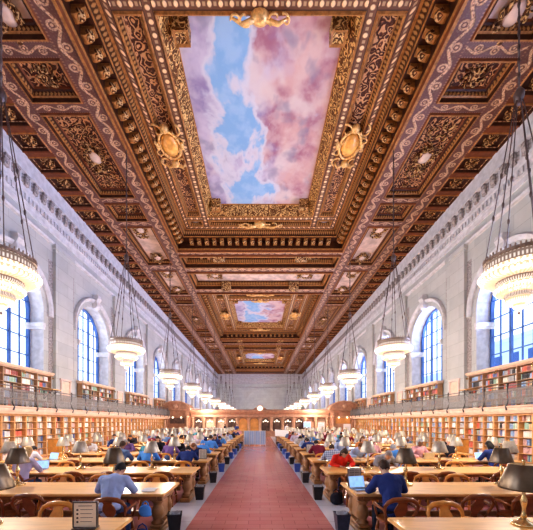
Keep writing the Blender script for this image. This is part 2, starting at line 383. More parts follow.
def side_wall(sg):
    mb = MB(); X = sg*HW
    def Q(pts, m=0):
        p = [(X, a, b) for a, b in pts]
        mb.quad(p if sg < 0 else p[::-1], m)
    edges = [BACK] + [c + s*WH for c in CEN for s in (-1,1)] + [END]
    for i in range(0, len(edges), 2): Q([(edges[i],0),(edges[i+1],0),(edges[i+1],ZC),(edges[i],ZC)])
    for c in CEN:
        Q([(c-WH,0),(c+WH,0),(c+WH,SILL),(c-WH,SILL)])
        A = arc(c)
        for i in range(len(A)-1): Q([A[i],A[i+1],(A[i+1][0],ZC),(A[i][0],ZC)])
        loop = [(c-WH,SILL)] + A + [(c+WH,SILL)]
        loop = loop + [loop[0]]
        for i in range(len(loop)-1):
            a, b = loop[i], loop[i+1]
            q = [(X,*a),(X,*b),(X+sg*DEP,*b),(X+sg*DEP,*a)]
            mb.quad(q[::-1] if sg < 0 else q, 1)
        # outside masonry round the sash
    w = mb.build('wall_left' if sg < 0 else 'wall_right', [M['stone'], M['stone_trim']])
    tag(w, kind='structure')
    for c in CEN:
        if c > 62 and False: continue
        # hood mould over the arch
        m = MB(); ro, ri = WH+.62, WH+.34
        prof = [(ri,0),(ri,.10),(ri+.1,.2),(ro-.06,.24),(ro,.12),(ro,0)]
        rings = []
        for i in range(25):
            t = PI*(-.03) + PI*1.06*i/24
            rings.append([(X - sg*d, c - r*math.cos(t), SPR + r*math.sin(t)) for r, d in prof])
        m.loft(rings, 0, caps=True)
        m.build('archivolt', M['stone_trim'], w)
        if c > 4:
            # flat recessed ring just inside
            m = MB()
            k = [(.0,-.32),(.42,-.40),(.5,-.28),(.42,.12),(.30,.26),(.0,.26)]
            pts = lambda y: [(X - sg*d*.9, y, SPR + WH + .5 + z*1.1) for d, z in [(0,-.55),(.30,-.5),(.42,-.3),(.36,.0),(.5,.2),(.42,.42),(0,.42)]]
            m.loft([pts(c-.26), pts(c-.2), pts(c+.2), pts(c+.26)], 0, caps=True)
            m.build('keystone', M['stone_dark'] if False else M['stone_trim'], w)
            for s in (-1,1):
                m = MB(); y0 = c + s*WH
                ya, yb = sorted((y0, y0 - s*.16)); 
                xa, xb = sorted((X - sg*.10, X + sg*(DEP-.05)))
                m.box(xa, xb, ya, yb, 7.45, 7.6); 
                ya, yb = sorted((y0 + s*.0, y0 - s*.22)); xa, xb = sorted((X - sg*.14, X + sg*(DEP-.05)))
                m.box(xa, xb, ya, yb, 7.6, 7.82)
                m.build('impost', M['stone_trim'], w)
                m = MB(); ya, yb = sorted((c + s*2.62, c + s*3.0)); xa, xb = sorted((X - sg*.012, X))
                m.box(xa, xb, ya, yb, 4.9, 11.9)
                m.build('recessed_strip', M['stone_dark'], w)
    for a, b in zip(CEN[:-1], CEN[1:]):
        p = (a+b)/2
        m = MB(); xa, xb = sorted((X - sg*.2, X)); m.box(xa, xb, p-.9, p+.9, 2.75, 13.0)
        xa, xb = sorted((X - sg*.26, X)); m.box(xa, xb, p-.98, p+.98, 2.75, 3.25); m.box(xa, xb, p-.98, p+.98, 12.7, 13.0)
        m.build('pilaster', M['stone'], w)
        if p < 42 and p > 2:
            # small framed panel door in the pier at gallery level
            m = MB(); f = X - sg*.2; g = X - sg*.26
            xa, xb = sorted((f, g))
            m.box(xa, xb, p-.42, p+.42, 3.25, 4.55, 1)
            for (y0,y1,z0,z1) in ((p-.5,p-.40,3.25,4.65),(p+.40,p+.5,3.25,4.65),(p-.56,p+.56,4.6,4.72)):
                xa2, xb2 = sorted((f, X - sg*.3)); m.box(xa2, xb2, y0, y1, z0, z1, 0)
            m.build('pier_panel', [M['pink_panel'], M['case_pale']], w)
    # string course and cornice run the length of the wall
    m = MB()
    m.prism([(X, 12.92),(X - sg*.16, 12.96),(X - sg*.2, 13.08),(X - sg*.08, 13.16),(X, 13.16)], BACK, END, 'y')
    t1 = m.build('trim_1' if sg < 0 else 'trim_2', M['stone_trim']); tag(t1, kind='structure')
    m = MB()
    m.prism([(X,13.6),(X-sg*.04,13.62),(X-sg*.04,13.9),(X-sg*.07,13.95),(X-sg*.07,14.5),(X-sg*.11,14.58),(X-sg*.11,15.36),(X-sg*.30,15.40),(X-sg*.30,15.52),(X-sg*.24,15.56),(X-sg*.24,16.25),(X-sg*.28,16.36),(X,16.40)], BACK, END, 'y')
    co = m.build('trim_3' if sg < 0 else 'trim_4', M['stone_trim']); tag(co, kind='structure')
    # modillions under the corona
    d = MB()
    P = [(0,0),(.17,.0),(.19,-.12),(.12,-.22),(.15,-.42),(.09,-.56),(0,-.6)]
    d.loft([[(-sg*a, -.13, b) for a, b in P], [(-sg*a, .13, b) for a, b in P]], 0, caps=True)
    d.ball((-sg*.10, 0, -.3), .09, .19, .22, 8, 5)
    d.box(-.03, .03, -.26, .26, -.50, -.06)
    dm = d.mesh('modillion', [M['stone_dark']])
    y = 4.0; rest = MB(); n = 0
    while y < END - .5:
        if n < 100 and y > 10:
            link('modillion', dm, co, (X - sg*.11, y, 15.38)); n += 1
        elif y > 10:
            b = len(rest.v); rest.v += [(v.co.x + X - sg*.11, v.co.y + y, v.co.z + 15.38) for v in dm.vertices]
            for f in dm.polygons: rest.f.append(tuple(b+i for i in f.vertices)); rest.m.append(0)
        y += .67
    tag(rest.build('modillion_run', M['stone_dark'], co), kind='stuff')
    # dentils: one continuous carved course
    m = MB(); y = BACK
    y = 8.0
    while y < END:
        xa, xb = sorted((X - sg*.07, X - sg*.15)); m.box(xa, xb, y, y+.15, 14.1, 14.4); y += .3
    tag(m.build('dentil_course', M['stone_trim'], co), kind='stuff')
    return w
wl = side_wall(-1); wr = side_wall(1)

# windows
def window_meshes():
    fr = MB(); 
    n = 16; W0 = WH-.02
    outer = [(-W0, SILL)] + [(a, b) for a, b in arc(0, n, W0)] + [(W0, SILL)]
    inner = [(-W0+.12, SILL+.12)] + [(a, b) for a, b in arc(0, n, W0-.12)] + [(W0-.12, SILL+.12)]
    for i in range(len(outer)):
        j = (i+1) % len(outer)
        o1, o2, i1, i2 = outer[i], outer[j], inner[i], inner[j]
        for x, fl in ((-.1,1),(.1,-1)):
            q = [(x,*o1),(x,*o2),(x,*i2),(x,*i1)]; fr.quad(q)
        fr.quad([(-.1,*i1),(-.1,*i2),(.1,*i2),(.1,*i1)])
    def top(y): return SPR + math.sqrt(max(0, (W0-.1)**2 - y*y))
    for k, y in enumerate((-1.47,-.735,0,.735,1.47)):
        w = .065 if k in (1,3) else .025
        fr.box(-.07 if k in (1,3) else -.04, .07 if k in (1,3) else .04, y-w, y+w, SILL+.1, top(y))
    z = SILL + 1.05
    while z < SPR + WH - .3:
        hw = W0-.1 if z < SPR else math.sqrt(max(0,(W0-.1)**2 - (z-SPR)**2))
        fr.box(-.045, .045, -hw, hw, z-.026, z+.026); z += 1.05
    gl = MB(); pts = outer[::-1]
    gl.quad([(.0,*p) for p in pts], 0)
    return fr.mesh('window_frame', [M['sash']]), gl.mesh('window_pane', [M['glass']])
fm, gm = window_meshes()
k = 0
for sg in (-1,1):
    for c in CEN:
        k += 1
        o = link('window_%d' % k, fm, None, (sg*(HW+DEP-.12), c, 0)); tag(o, kind='structure')
        link('pane', gm, o)

def end_wall():
    mb = MB(); mb.box(-13.9, 13.9, END, END+.3, 0, ZC)
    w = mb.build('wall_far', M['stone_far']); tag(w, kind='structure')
    m = MB(); r0, r1 = 4.2, 3.5
    A = [(r0*math.cos(PI-PI*i/18), 8.0 + r0*math.sin(PI-PI*i/18)) for i in range(19)]; A = [(-r0,2)] + A + [(r0,2)]
    B = [(r1*math.cos(PI-PI*i/18), 8.0 + r1*math.sin(PI-PI*i/18)) for i in range(19)]; B = [(-r1,2)] + B + [(r1,2)]
    for i in range(len(A)-1):
        m.quad([(A[i][0],END-.35,A[i][1]),(A[i+1][0],END-.35,A[i+1][1]),(B[i+1][0],END-.35,B[i+1][1]),(B[i][0],END-.35,B[i][1])])
        m.quad([(A[i][0],END-.35,A[i][1]),(A[i+1][0],END-.35,A[i+1][1]),(A[i+1][0],END,A[i+1][1]),(A[i][0],END,A[i][1])])
        m.quad([(B[i][0],END-.35,B[i][1]),(B[i+1][0],END-.35,B[i+1][1]),(B[i+1][0],END,B[i+1][1]),(B[i][0],END,B[i][1])])
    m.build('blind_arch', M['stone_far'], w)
    for x in (-9.6,-7.0,7.0,9.6,-11.9,11.9):
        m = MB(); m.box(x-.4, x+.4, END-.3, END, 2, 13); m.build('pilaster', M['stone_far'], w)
    m = MB()
    m.prism([(END,13.5),(END-.2,13.55),(END-.25,14.2),(END-.5,14.4),(END-.5,15.3),(END-.9,15.5),(END-.9,16.4),(END,16.5)], -HW, HW, 'x')
    m.build('cornice', M['stone_trim'], w)
    m = MB(); m.box(-HW, HW, END-.25, END, 12.2, 12.45); m.build('string_course', M['stone_trim'], w)
    mb = MB(); mb.box(-13.9, 13.9, BACK-.3, BACK, 0, ZC); tag(mb.build('wall_back', M['stone_far']), kind='structure')
end_wall()

# ------------------------------------------------------------------ ceiling
ZS = EYE + 14.4       # soffit level of the strips
WG, WD, WR, SCR, BOS, EGG, EGD, CAR, CAG, MUR, CRM = range(11)
CM = [M['wood_gold'], M['wood_dark'], M['wood_red'], M['scroll'], M['bosses'], M['egg'], M['egg_gold'], M['carved'], M['carved_gold'], M['mural'], M['cream_panel']]
ceil_plate = MB(); ceil_plate.box(-13.9, 13.9, BACK, END+.5, EYE+16.6, EYE+16.9)
ceiling = ceil_plate.build('ceiling', M['wood_dark']); tag(ceiling, kind='structure')

def flat(mb, x0, x1, y0, y1, z, m, along='y', uvs=1.0):
    # a downward-facing strip with u along its run and v across
    P = [(x0,y0,z),(x0,y1,z),(x1,y1,z),(x1,y0,z)]
    if along == 'y': uv = [(y0*uvs,0),(y1*uvs,0),(y1*uvs,1),(y0*uvs,1)]
    else: uv = [(x0*uvs,0),(x0*uvs,1),(x1*uvs,1),(x1*uvs,0)]
    mb.quad(P, m, uv)
def coffer(mb, x0, x1, y0, y1, prof, floor=None):
    # prof: (inset, z, material of the face that leads to the NEXT loop)
    def loop(i, z): return [(x0+i,y0+i,z),(x1-i,y0+i,z),(x1-i,y1-i,z),(x0+i,y1-i,z)]
    for (i0,z0,m0), (i1,z1,_) in zip(prof[:-1], prof[1:]):
        A, B = loop(i0,z0), loop(i1,z1)
        for k in range(4):
            j = (k+1) % 4
            L = [A[k][0],A[j][0]] if k % 2 == 0 else [A[k][1],A[j][1]]
            mb.quad([A[k],B[k],B[j],A[j]], m0, [(L[0],0),(L[0],1),(L[1],1),(L[1],0)])
    i, z, _ = prof[-1]
    if floor is not None:
        B = loop(i, z); mb.quad(B[::-1], floor, [(0,0),(0,1),(1,1),(1,0)])
    return (x0+i, x1-i, y0+i, y1-i, z)

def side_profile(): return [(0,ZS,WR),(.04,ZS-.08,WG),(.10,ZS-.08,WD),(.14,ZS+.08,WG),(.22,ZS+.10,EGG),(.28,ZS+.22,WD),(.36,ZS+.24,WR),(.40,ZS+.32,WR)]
strips = MB(); sq_list = []
YB = [4.5, 9.0]
# longitudinal scroll strips
for sg in (-1,1):
    for a, b in ((7.06,7.92),(10.3,11.1)):
        x0, x1 = sorted((sg*a, sg*b)); flat(strips, x0, x1, BACK, END, ZS, SCR)
    x0, x1 = sorted((sg*12.72, sg*12.95)); flat(strips, x0, x1, BACK, END, ZS, WG)
    a, b = sorted((sg*11.1, sg*11.1))
strips.build('scroll_strip', CM, ceiling)

# side coffers between the scroll strips: (start, end, kind)
side_rows = [(-6,3.4,'p'),(4.3,6.9,'p'),(7.4,11.6,'p'),(12.15,13.86,'s'),(14.3,19.7,'l'),(20.2,22.0,'s'),(22.6,28.1,'p'),(29.2,34.6,'p'),(35.2,37.4,'s'),(38.0,49.0,'l'),(49.5,51.7,'s'),(52.2,56.0,'p'),(57,61,'p'),(61.6,64,'s'),(64.6,80,'l'),(80.6,83,'s'),(83.6,89,'p'),(90,93,'p')]
boss_mesh = MB()
boss_mesh.ball((0,0,-.02), .17, .17, .12, 8, 5)
for q in range(8):
    t = 2*PI*q/8; boss_mesh.ball((.27*math.cos(t), .27*math.sin(t), .0), .12, .12, .07, 6, 4)
boss_mesh = boss_mesh.mesh('rosette', [M['carved_gold']])
def scroll_leaf(mb, x, y, z, s, ang, m=0):
    pts = []
    for i in range(12):
        t = i/11; a = ang + t*4.2; r = s*(1-.8*t)
        pts.append((x + r*math.cos(a) - s*.2*math.cos(ang), y + r*math.sin(a) - s*.2*math.sin(ang), z - .03 - .06*math.sin(PI*t)))
    mb.tube(pts, [.02+.05*s*(1-.6*i/11)+.01 for i in range(12)], 6, m)
def cartouche_mesh(L, W, zdrop=.35, ms=None):
    m = MB()
    m.ball((0,0,-.06), W*.36, L*.27, zdrop*.8, 14, 8, 1)
    m.tube([(W*.42*math.cos(2*PI*i/20), L*.33*math.sin(2*PI*i/20), -.1) for i in range(21)], .075, 6, 0)
    for sx in (-1,1):
        for sy in (-1,1):
            scroll_leaf(m, sx*W*.36, sy*L*.38, -.12, W*.30, math.atan2(sy, sx*.4))
            scroll_leaf(m, sx*W*.46, sy*L*.12, -.10, W*.22, math.atan2(sy*.4, -sx))
        m.ball((0, sx*L*.42, -.2), W*.17, L*.09, .2, 8, 6)
        m.ball((sx*W*.5, 0, -.12), W*.09, L*.1, .13, 8, 5)
        m.tube([(sx*W*.05, L*.45, -.2), (sx*W*.3, L*.5, -.25), (sx*W*.42, L*.42, -.2)], [.09,.07,.05], 6)
    return m.mesh('cartouche', ms or [M['gold'], M['amber']])
CA_BIG = cartouche_mesh(2.6, 1.35)
CA_SML = cartouche_mesh(1.5, .9, .2, [M['carved_gold'], M['cream_panel']])
for sg in (-1,1):
    prev = BACK
    for (a, b, kind) in side_rows:
        x0, x1 = sorted((sg*7.92, sg*10.3))
        m = MB(); flat(m, x0, x1, prev, a, ZS, SCR, 'x'); m.build('cross_strip', CM, ceiling) if a - prev > .05 else None
        prev = b
        m = MB()
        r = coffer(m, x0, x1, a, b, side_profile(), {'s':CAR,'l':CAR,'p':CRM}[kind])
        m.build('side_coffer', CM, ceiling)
        cx, cy = (r[0]+r[1])/2, (a+b)/2
        if kind == 'l':
            o = link('cartouche', CA_SML, ceiling, (cx, cy, r[4]))
            for f in (.27, .73):
                m = MB(); y = a + (b-a)*f
                for q in range(4): scroll_leaf(m, cx + .25*(-1)**q, y - .6 + q*.4, r[4], .36, 2*PI*q/4)
                m.build('leaf_ornament', M['carved_gold'], ceiling)
        elif kind == 's':
            m = MB()
            for q in range(8): scroll_leaf(m, cx + .3*math.cos(PI*q/4), cy + .3*math.sin(PI*q/4), r[4], .3, PI*q/4 + .5)
            m.ball((cx,cy,r[4]), .16, .16, .12); m.build('rosette_panel', M['carved_gold'], ceiling)
        elif a > 3:
            for f in (.14,.86):
                link('cartouche', CA_SML, ceiling, (cx, a + (b-a)*f, r[4]))
    # small rosette coffers along the wall
    pitch = 1.4; y = BACK; cnt = 0
    x0, x1 = sorted((sg*11.1, sg*12.72))
    small = MB(); far = MB()
    while y < END:
        tgt = small
        flat(tgt, x0, x1, y, y+.28, ZS, WR, 'x')
        r = coffer(tgt, x0, x1, y+.28, y+pitch, [(0,ZS,WG),(.04,ZS-.05,WR),(.10,ZS-.02,WD),(.14,ZS+.10,BOS),(.21,ZS+.12,WD),(.24,ZS+.18,WR)], WD)
        if 10 < y < 82 and cnt < 50:
            link('rosette', boss_mesh, ceiling, ((x0+x1)/2, y+.28+(pitch-.28)/2, ZS+.15)); cnt += 1
        y += pitch
    tag(small.build('rosette_coffer_row', CM, ceiling), kind='stuff')

# big central openings with brackets, boss strips, carved panels and a painted sky
ZP = EYE + 15.6
ZM = EYE + 16.2
br = MB()
prof = [(0,0),(.50,0),(.52,-.10),(.40,-.14),(.30,-.30),(.10,-.36),(0,-.34)]
br.loft([[(a, -.15, b) for a, b in prof],[(a, .15, b) for a, b in prof]], 0, caps=True)
br.ball((.26, 0, -.20), .2, .19, .16, 8, 5, 1)
br = br.mesh('bracket', [M['wood_gold'], M['carved_gold']])
brackets_n = [0]
def opening(y0, y1, my0, my1, pitch=.62):
    m = MB()
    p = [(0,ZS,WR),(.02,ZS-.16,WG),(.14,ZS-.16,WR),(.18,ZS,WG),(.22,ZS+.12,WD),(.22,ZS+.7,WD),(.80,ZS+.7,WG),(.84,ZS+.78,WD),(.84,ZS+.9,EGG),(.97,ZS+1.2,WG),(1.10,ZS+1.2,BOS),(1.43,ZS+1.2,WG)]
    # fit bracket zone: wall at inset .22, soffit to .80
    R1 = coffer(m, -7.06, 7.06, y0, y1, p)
    m.build('opening_cornice', CM, ceiling)
    x0, x1, ya, yb, z = R1
    # ring of bosses round the mural
    ox, oy0, oy1 = 4.05, my0-.55, my1+.55
    bw = .40
    m = MB()
    for sg in (-1,1):
        a, b = sorted((sg*ox, sg*(ox+bw))); flat(m, a, b, oy0-bw, oy1+bw, ZP, BOS)
        a, b = sorted((sg*(ox+bw), sg*x1))
        for yy in (oy0-bw, oy1):
            flat(m, a, b, yy, yy+bw, ZP, BOS, 'x')
    for yy in (oy0-bw, oy1): flat(m, -ox, ox, yy, yy+bw, ZP, BOS, 'x')
    for sg in (-1,1):
        a, b = sorted((sg*ox, sg*(ox+bw)))
        flat(m, a, b, ya, oy0-bw, ZP, BOS); flat(m, a, b, oy1+bw, yb, ZP, BOS)
    m.build('boss_strip', CM, ceiling)
    # mural frame and mural
    m = MB()
    r = coffer(m, -ox, ox, oy0, oy1, [(0,ZP,WG),(.05,ZP-.08,WG),(.12,ZP-.04,EGD),(.52,ZM-.05,WG),(.56,ZM,WG)])
    m.build('mural_frame', CM, ceiling)
    m = MB(); q = r
    m.quad([(q[0],q[2],ZM),(q[0],q[3],ZM),(q[1],q[3],ZM),(q[1],q[2],ZM)], 0)
    m.build('sky_mural', M['mural'], ceiling)
    # stepped corner blocks
    for sx in (-1,1):
        for ye, sy in ((q[2],1),(q[3],-1)):
            m = MB(); xa, xb = sorted((sx*(q[1]+.02), sx*(q[1]-.62))); a, b = sorted((ye-sy*.02, ye+sy*.55))
            coffer(m, xa, xb, a, b, [(0,ZP-.04,WG),(.1,ZP,EGD),(.2,ZP+.06,EGD)], CAG)
            for (u0,u1) in (((xa,a),(xb,a)),((xb,a),(xb,b)),((xb,b),(xa,b)),((xa,b),(xa,a))):
                m.quad([(*u0,ZP-.04),(*u1,ZP-.04),(*u1,ZM),(*u0,ZM)], EGD, [(0,0),(.6,0),(.6,1),(0,1)])
            m.build('corner_block', CM, ceiling)
    # side, end and corner panels
    cof = lambda fl: [(0,ZP,WG),(.05,ZP-.06,WG),(.13,ZP-.02,EGG),(.22,ZP+.2,WG),(.27,ZP+.25,WG)]
    for sg in (-1,1):
        a, b = sorted((sg*(ox+bw), sg*x1))
        m = MB(); coffer(m, a, b, oy0, oy1, cof(0), CAR); m.build('carved_panel', CM, ceiling)
        o = link('cartouche', CA_BIG, ceiling, ((a+b)/2, (oy0+oy1)/2 - .3, ZP-.02))
        for (u, w) in ((ya, oy0-bw), (oy1+bw, yb)):
            m = MB(); rr = coffer(m, a, b, u, w, cof(0), WD); m.build('corner_coffer', CM, ceiling)
            m = MB(); m.ball(((a+b)/2, (u+w)/2, rr[4]), .34, min(.34,(w-u)*.25), .16, 12, 6); m.build('corner_boss', M['iron_grey'], ceiling)
    for (u, w) in ((ya, oy0-bw), (oy1+bw, yb)):
        m = MB(); rr = coffer(m, -ox, ox, u, w, cof(0), WD); m.build('end_panel', CM, ceiling)
        m = MB()
        m.ball((0,(u+w)/2,ZP-.05), .5, .33, .3, 12, 6)
        for sx in (-1,1):
            for q2 in range(3): scroll_leaf(m, sx*(.65+.45*q2), (u+w)/2 + .06*(-1)**q2, ZP-.1, .36-.06*q2, PI*.5 + sx*.6 + q2*2)
            m.tube([(sx*.3,(u+w)/2,ZP-.2),(sx*1.0,(u+w)/2+.2,ZP-.22),(sx*1.7,(u+w)/2-.1,ZP-.14)], [.14,.1,.05], 6)
        m.build('gilded_crest', M['gold'], ceiling)
    m = MB(); yc = my0 - .42
    m.ball((0, yc, ZP-.06), .38, .26, .26, 12, 6)
    for sx in (-1,1):
        for q2 in range(2): scroll_leaf(m, sx*(.55+.4*q2), yc, ZP-.1, .30-.06*q2, PI*.5 + sx*.6 + q2*2)
        m.tube([(sx*.2,yc,ZP-.16),(sx*.7,yc+.12,ZP-.18),(sx*1.15,yc-.05,ZP-.12)], [.11,.08,.04], 6)
    m.build('gilded_crest', M['gold'], ceiling)
    # modillion brackets
    def put(x, y, rz):
        link('bracket', br, ceiling, (x, y, ZS+.7), rz); brackets_n[0] += 1
    n = max(2, round((y1-y0-1.2)/pitch))
    lst = []
    for i in range(n+1):
        y = y0 + .6 + (y1-y0-1.2)*i/n
        lst.append((-7.06+.22, y, 0)); lst.append((7.06-.22, y, PI))
    nx = round(12.6/pitch)
    for i in range(1, nx):
        x = -6.3 + 12.6*i/nx
        lst.append((x, y1-.22, -PI/2)); lst.append((x, y0+.22, PI/2))
    return lst
def solid_join(lst, me, z):
    m = MB()
    for (x, y, rz) in lst:
        c, s = math.cos(rz), math.sin(rz); b = len(m.v)
        m.v += [(x + v.co.x*c - v.co.y*s, y + v.co.x*s + v.co.y*c, z + v.co.z) for v in me.vertices]
        for f in me.polygons: m.f.append(tuple(b+i for i in f.vertices)); m.m.append(f.material_index)
    return m
L1 = opening(8.8, 25.9, 12.2, 22.8)
L2 = opening(34.2, 53.4, 39.8, 49.9, .75)
L3 = opening(61.0, 84.0, 70.0, 78.5, 1.0)
def vis(p): return p[1] > 9.6
shown = [p for p in L1 if vis(p)]
shown.sort(key=lambda p: p[1]); near = shown[:]
near += L2
for p in near[:100]: link('bracket', br, ceiling, (p[0], p[1], ZS+.7), p[2])
rest = near[100:] + L3 + [p for p in L1 if not vis(p)]
tag(solid_join(rest, br, ZS+.7).build('bracket_run', [M['wood_gold'], M['carved_gold']], ceiling), kind='stuff')

# cross beams and long painted panels between the openings
def cross(y0, y1, kind):
    m = MB()
    if kind == 'scroll': flat(m, -7.06, 7.06, y0, y1, ZS, SCR, 'x')
    elif kind == 'plain': flat(m, -7.06, 7.06, y0, y1, ZS, WR, 'x')
    elif kind == 'panel':
        r = coffer(m, -7.06, 7.06, y0, y1, [(0,ZS,WR),(.04,ZS-.12,WG),(.18,ZS-.12,WD),(.22,ZS+.2,WG),(.36,ZS+.26,EGG),(.42,ZS+.6,WD),(.5,ZS+.66,WR)], CRM)
        for x in (-4.6, 4.6): 
            o = link('cartouche', CA_SML, ceiling, (x, (y0+y1)/2, r[4]), PI/2)
    m.build('cross_beam' if kind != 'panel' else 'long_panel', CM, ceiling)
for a, b, kd in ((BACK,3.4,'plain'),(3.4,4.3,'scroll'),(4.3,8.0,'panel'),(8.0,8.8,'scroll'),
               (25.9,26.5,'scroll'),(26.5,28.6,'panel'),(28.6,29.5,'scroll'),(29.5,33.2,'panel'),(33.2,34.2,'scroll'),
               (53.4,54.0,'scroll'),(54.0,56.0,'panel'),(56.0,57.0,'scroll'),(57.0,60.2,'panel'),(60.2,61.0,'scroll'),
               (84.0,85.0,'scroll'),(85.0,89.0,'panel'),(89.0,90.0,'scroll'),(90,93,'plain')):
    cross(a, b, kd)
for y in (26.9, 33.0, 54.2, 60.0):
    for x in (-3.6, 3.6):
        m = MB(); m.prism([(y-.42,ZS+.5),(y+.42,ZS+.5),(y+.36,ZS-.1),(y+.2,ZS-.3),(y-.2,ZS-.3),(y-.36,ZS-.1)], x-.5, x+.5, 'x')
        m.ball((x, y, ZS-.25), .3, .25, .14, 8, 5); m.build('beam_bracket', M['carved_gold'], ceiling)

# ------------------------------------------------------------------ chandeliers
CHAN = [(8.3,5.98),(16.1,5.76),(23.9,5.5),(31.7,5.45),(39.5,5.3),(47.3,5.2),(55.1,5.2),(62.9,5.2),(70.7,5.2),(78.5,5.2)]
def make_chandelier():
    root = empty('chandelier')
    def ringband(r0, r1, z0, z1, n=40, m=0, wob=.0):
        mb = MB(); prof = [(r0, z0), (r1, z0 + (z1-z0)*.15), (r1, z0 + (z1-z0)*.85), (r0, z1)]
        rings = []
        for r, z in prof:
            rings.append([((r + (wob if i % 2 else 0))*math.cos(2*PI*i/n), (r + (wob if i % 2 else 0))*math.sin(2*PI*i/n), z) for i in range(n)])
        mb.loft(rings, m, caps=True); return mb
    # bronze hoop with crest
    mb = ringband(.95, .98, .34, .44, 48); 
    for i in range(48):
        a = 2*PI*i/48; mb.ball((.965*math.cos(a), .965*math.sin(a), .46), .03, .03, .045, 6, 4)
    mb.build('crown_hoop', M['rim'], root)
    mb = ringband(.93, .955, .12, .34, 64, 0, .02); mb.build('crystal_crown', M['crystal_dim'], root)
    mb = ringband(.92, 1.06, -.18, .13, 64, 0, .025); mb.build('crystal_tier', M['crystal'], root)
    mb = ringband(.55, .62, -.30, -.18, 48, 0, .02); mb.build('crystal_skirt', M['crystal_dim'], root)
    mb = ringband(.52, .60, -.56, -.30, 48, 0, .025); mb.build('crystal_tier', M['crystal'], root)
    mb = ringband(.30, .38, -.66, -.56, 32, 0, .02); mb.build('crystal_skirt', M['crystal_dim'], root)
    mb = ringband(.28, .36, -.84, -.66, 32, 0, .02); mb.build('crystal_tier', M['crystal'], root)
    mb = MB(); mb.lathe([(.16,-.84),(.17,-.92),(.08,-1.0),(.0,-1.06)][::-1], 12); mb.build('pendant_drop', M['crystal'], root)
    mb = MB(); mb.lathe([(.02,-1.16),(.05,-1.12),(.03,-1.06)], 8); mb.build('finial', M['bronze_dark'], root)
    for r, z, n in ((1.09,-.02,40),(.65,-.42,24)):
        mb = MB(); N = n*4
        mb.tube([(r*math.cos(2*PI*i/N), r*math.sin(2*PI*i/N), z) for i in range(N+1)], [.016 + .034*max(0, math.cos(2*PI*i/4)) for i in range(N+1)], 6)
        mb.build('bulb_ring', M['bulb'], root)
    H = 4.8
    for i in range(6):
        a = 2*PI*i/6 + .25
        mb = MB(); p0 = Vector((.95*math.cos(a), .95*math.sin(a), .42)); p1 = Vector((.07*math.cos(a), .07*math.sin(a), H))
        mb.tube([p0, p1], .018, 5)
        for f in (.30, .55): 
            p = p0.lerp(p1, f); mb.ball(p, .045, .045, .09, 6, 4)
        mb.build('suspension_rod', M['bronze_dark'], root)
    mb = MB(); mb.lathe([(.05,H-.25),(.14,H-.1),(.16,H+.05),(.06,H+.2)], 10); mb.build('hub', M['bronze_dark'], root)
    return root
ch0 = make_chandelier(); used = False
for sg in (-1,1):
    for i, (y, z) in enumerate(CHAN):
        o = copy_tree(ch0) if used else ch0
        used = True
        o.location = (sg*7.0, y, z); o.scale = (.81,.81,1)
        top = ZS if True else 0
        mb = MB(); top = EYE + 14.38 - z
        mb.tube([(0,0,4.95),(0,0,top)], .028, 5)
        for q in range(1, 14): mb.ball((0,0,4.95 + (top-4.95)*q/14), .05, .05, .11, 6, 4)
        mb.build('chain', M['bronze_dark'], o)
        tag(o, 'tiered crystal chandelier hanging on rods, %s in the %s row from the camera' % (nth(i+1), SIDE[sg]), 'chandelier', 'crystal chandeliers')

# ------------------------------------------------------------------ galleries along both walls
GY0, GY1 = -2.0, 40.4
GX = 11.85
for sg in (-1,1):
    m = MB()
    X0, X1 = sg*HW, sg*GX
    m.prism([(X0,2.36),(sg*12.0,2.36),(sg*11.95,2.42),(sg*11.88,2.46),(X1,2.52),(X1,2.62),(sg*11.80,2.66),(sg*11.80,2.72),(X0,2.72)], GY0, GY1, 'y')
    g = m.build('trim_5' if sg < 0 else 'trim_6', M['case_pale']); tag(g, kind='structure')
# railing section between posts
PIT = 1.55
def make_rail():
    root = empty('gallery_railing')
    x = 0
    m = MB(); m.bbox(-.03, .03, .04, PIT-.06, 1.05, 1.10, .01); m.build('top_rail', M['iron'], root)
    for z in (.08, .90):
        m = MB(); m.box(-.012, .012, .03, PIT-.06, z, z+.028); m.build('cross_rail', M['iron'], root)
    m = MB()
    n = 25
    for i in range(1, n): m.box(-.008, .008, PIT*i/n-.0115, PIT*i/n+.0115, .1, .91)
    for z in (.3, .5, .7): m.box(-.009, .009, .03, PIT-.06, z-.008, z+.008)
    m.build('grille', M['iron_grey'], root)
    m = MB()
    m.tube([(0,0,1.12),(-.02,0,.8),(.05,0,.45),(-.02,0,.15),(-.10,0,-.05),(-.06,0,-.2),(.03,0,-.18),(.05,0,-.08)], [.035,.03,.03,.035,.045,.05,.045,.03], 6)
    m.ball((0,0,1.16), .045, .045, .05, 8, 5)
    m.build('scroll_post', M['iron'], root)
    return root
rl0 = make_rail(); used = False
for sg in (-1,1):
    y = 10.1; i = 0
    while y < 40:
        o = copy_tree(rl0) if used else rl0; used = True
        o.scale = (1,1,.9); o.location = (sg*11.9 , y if sg > 0 else y + PIT, 2.72); o.rotation_euler = (0, 0, 0 if sg > 0 else PI)
        i += 1
        tag(o, 'black iron gallery railing section with scroll post, %s along the %s gallery' % (nth(i), SIDE[sg]), 'railing', 'gallery railings')
        y += PIT

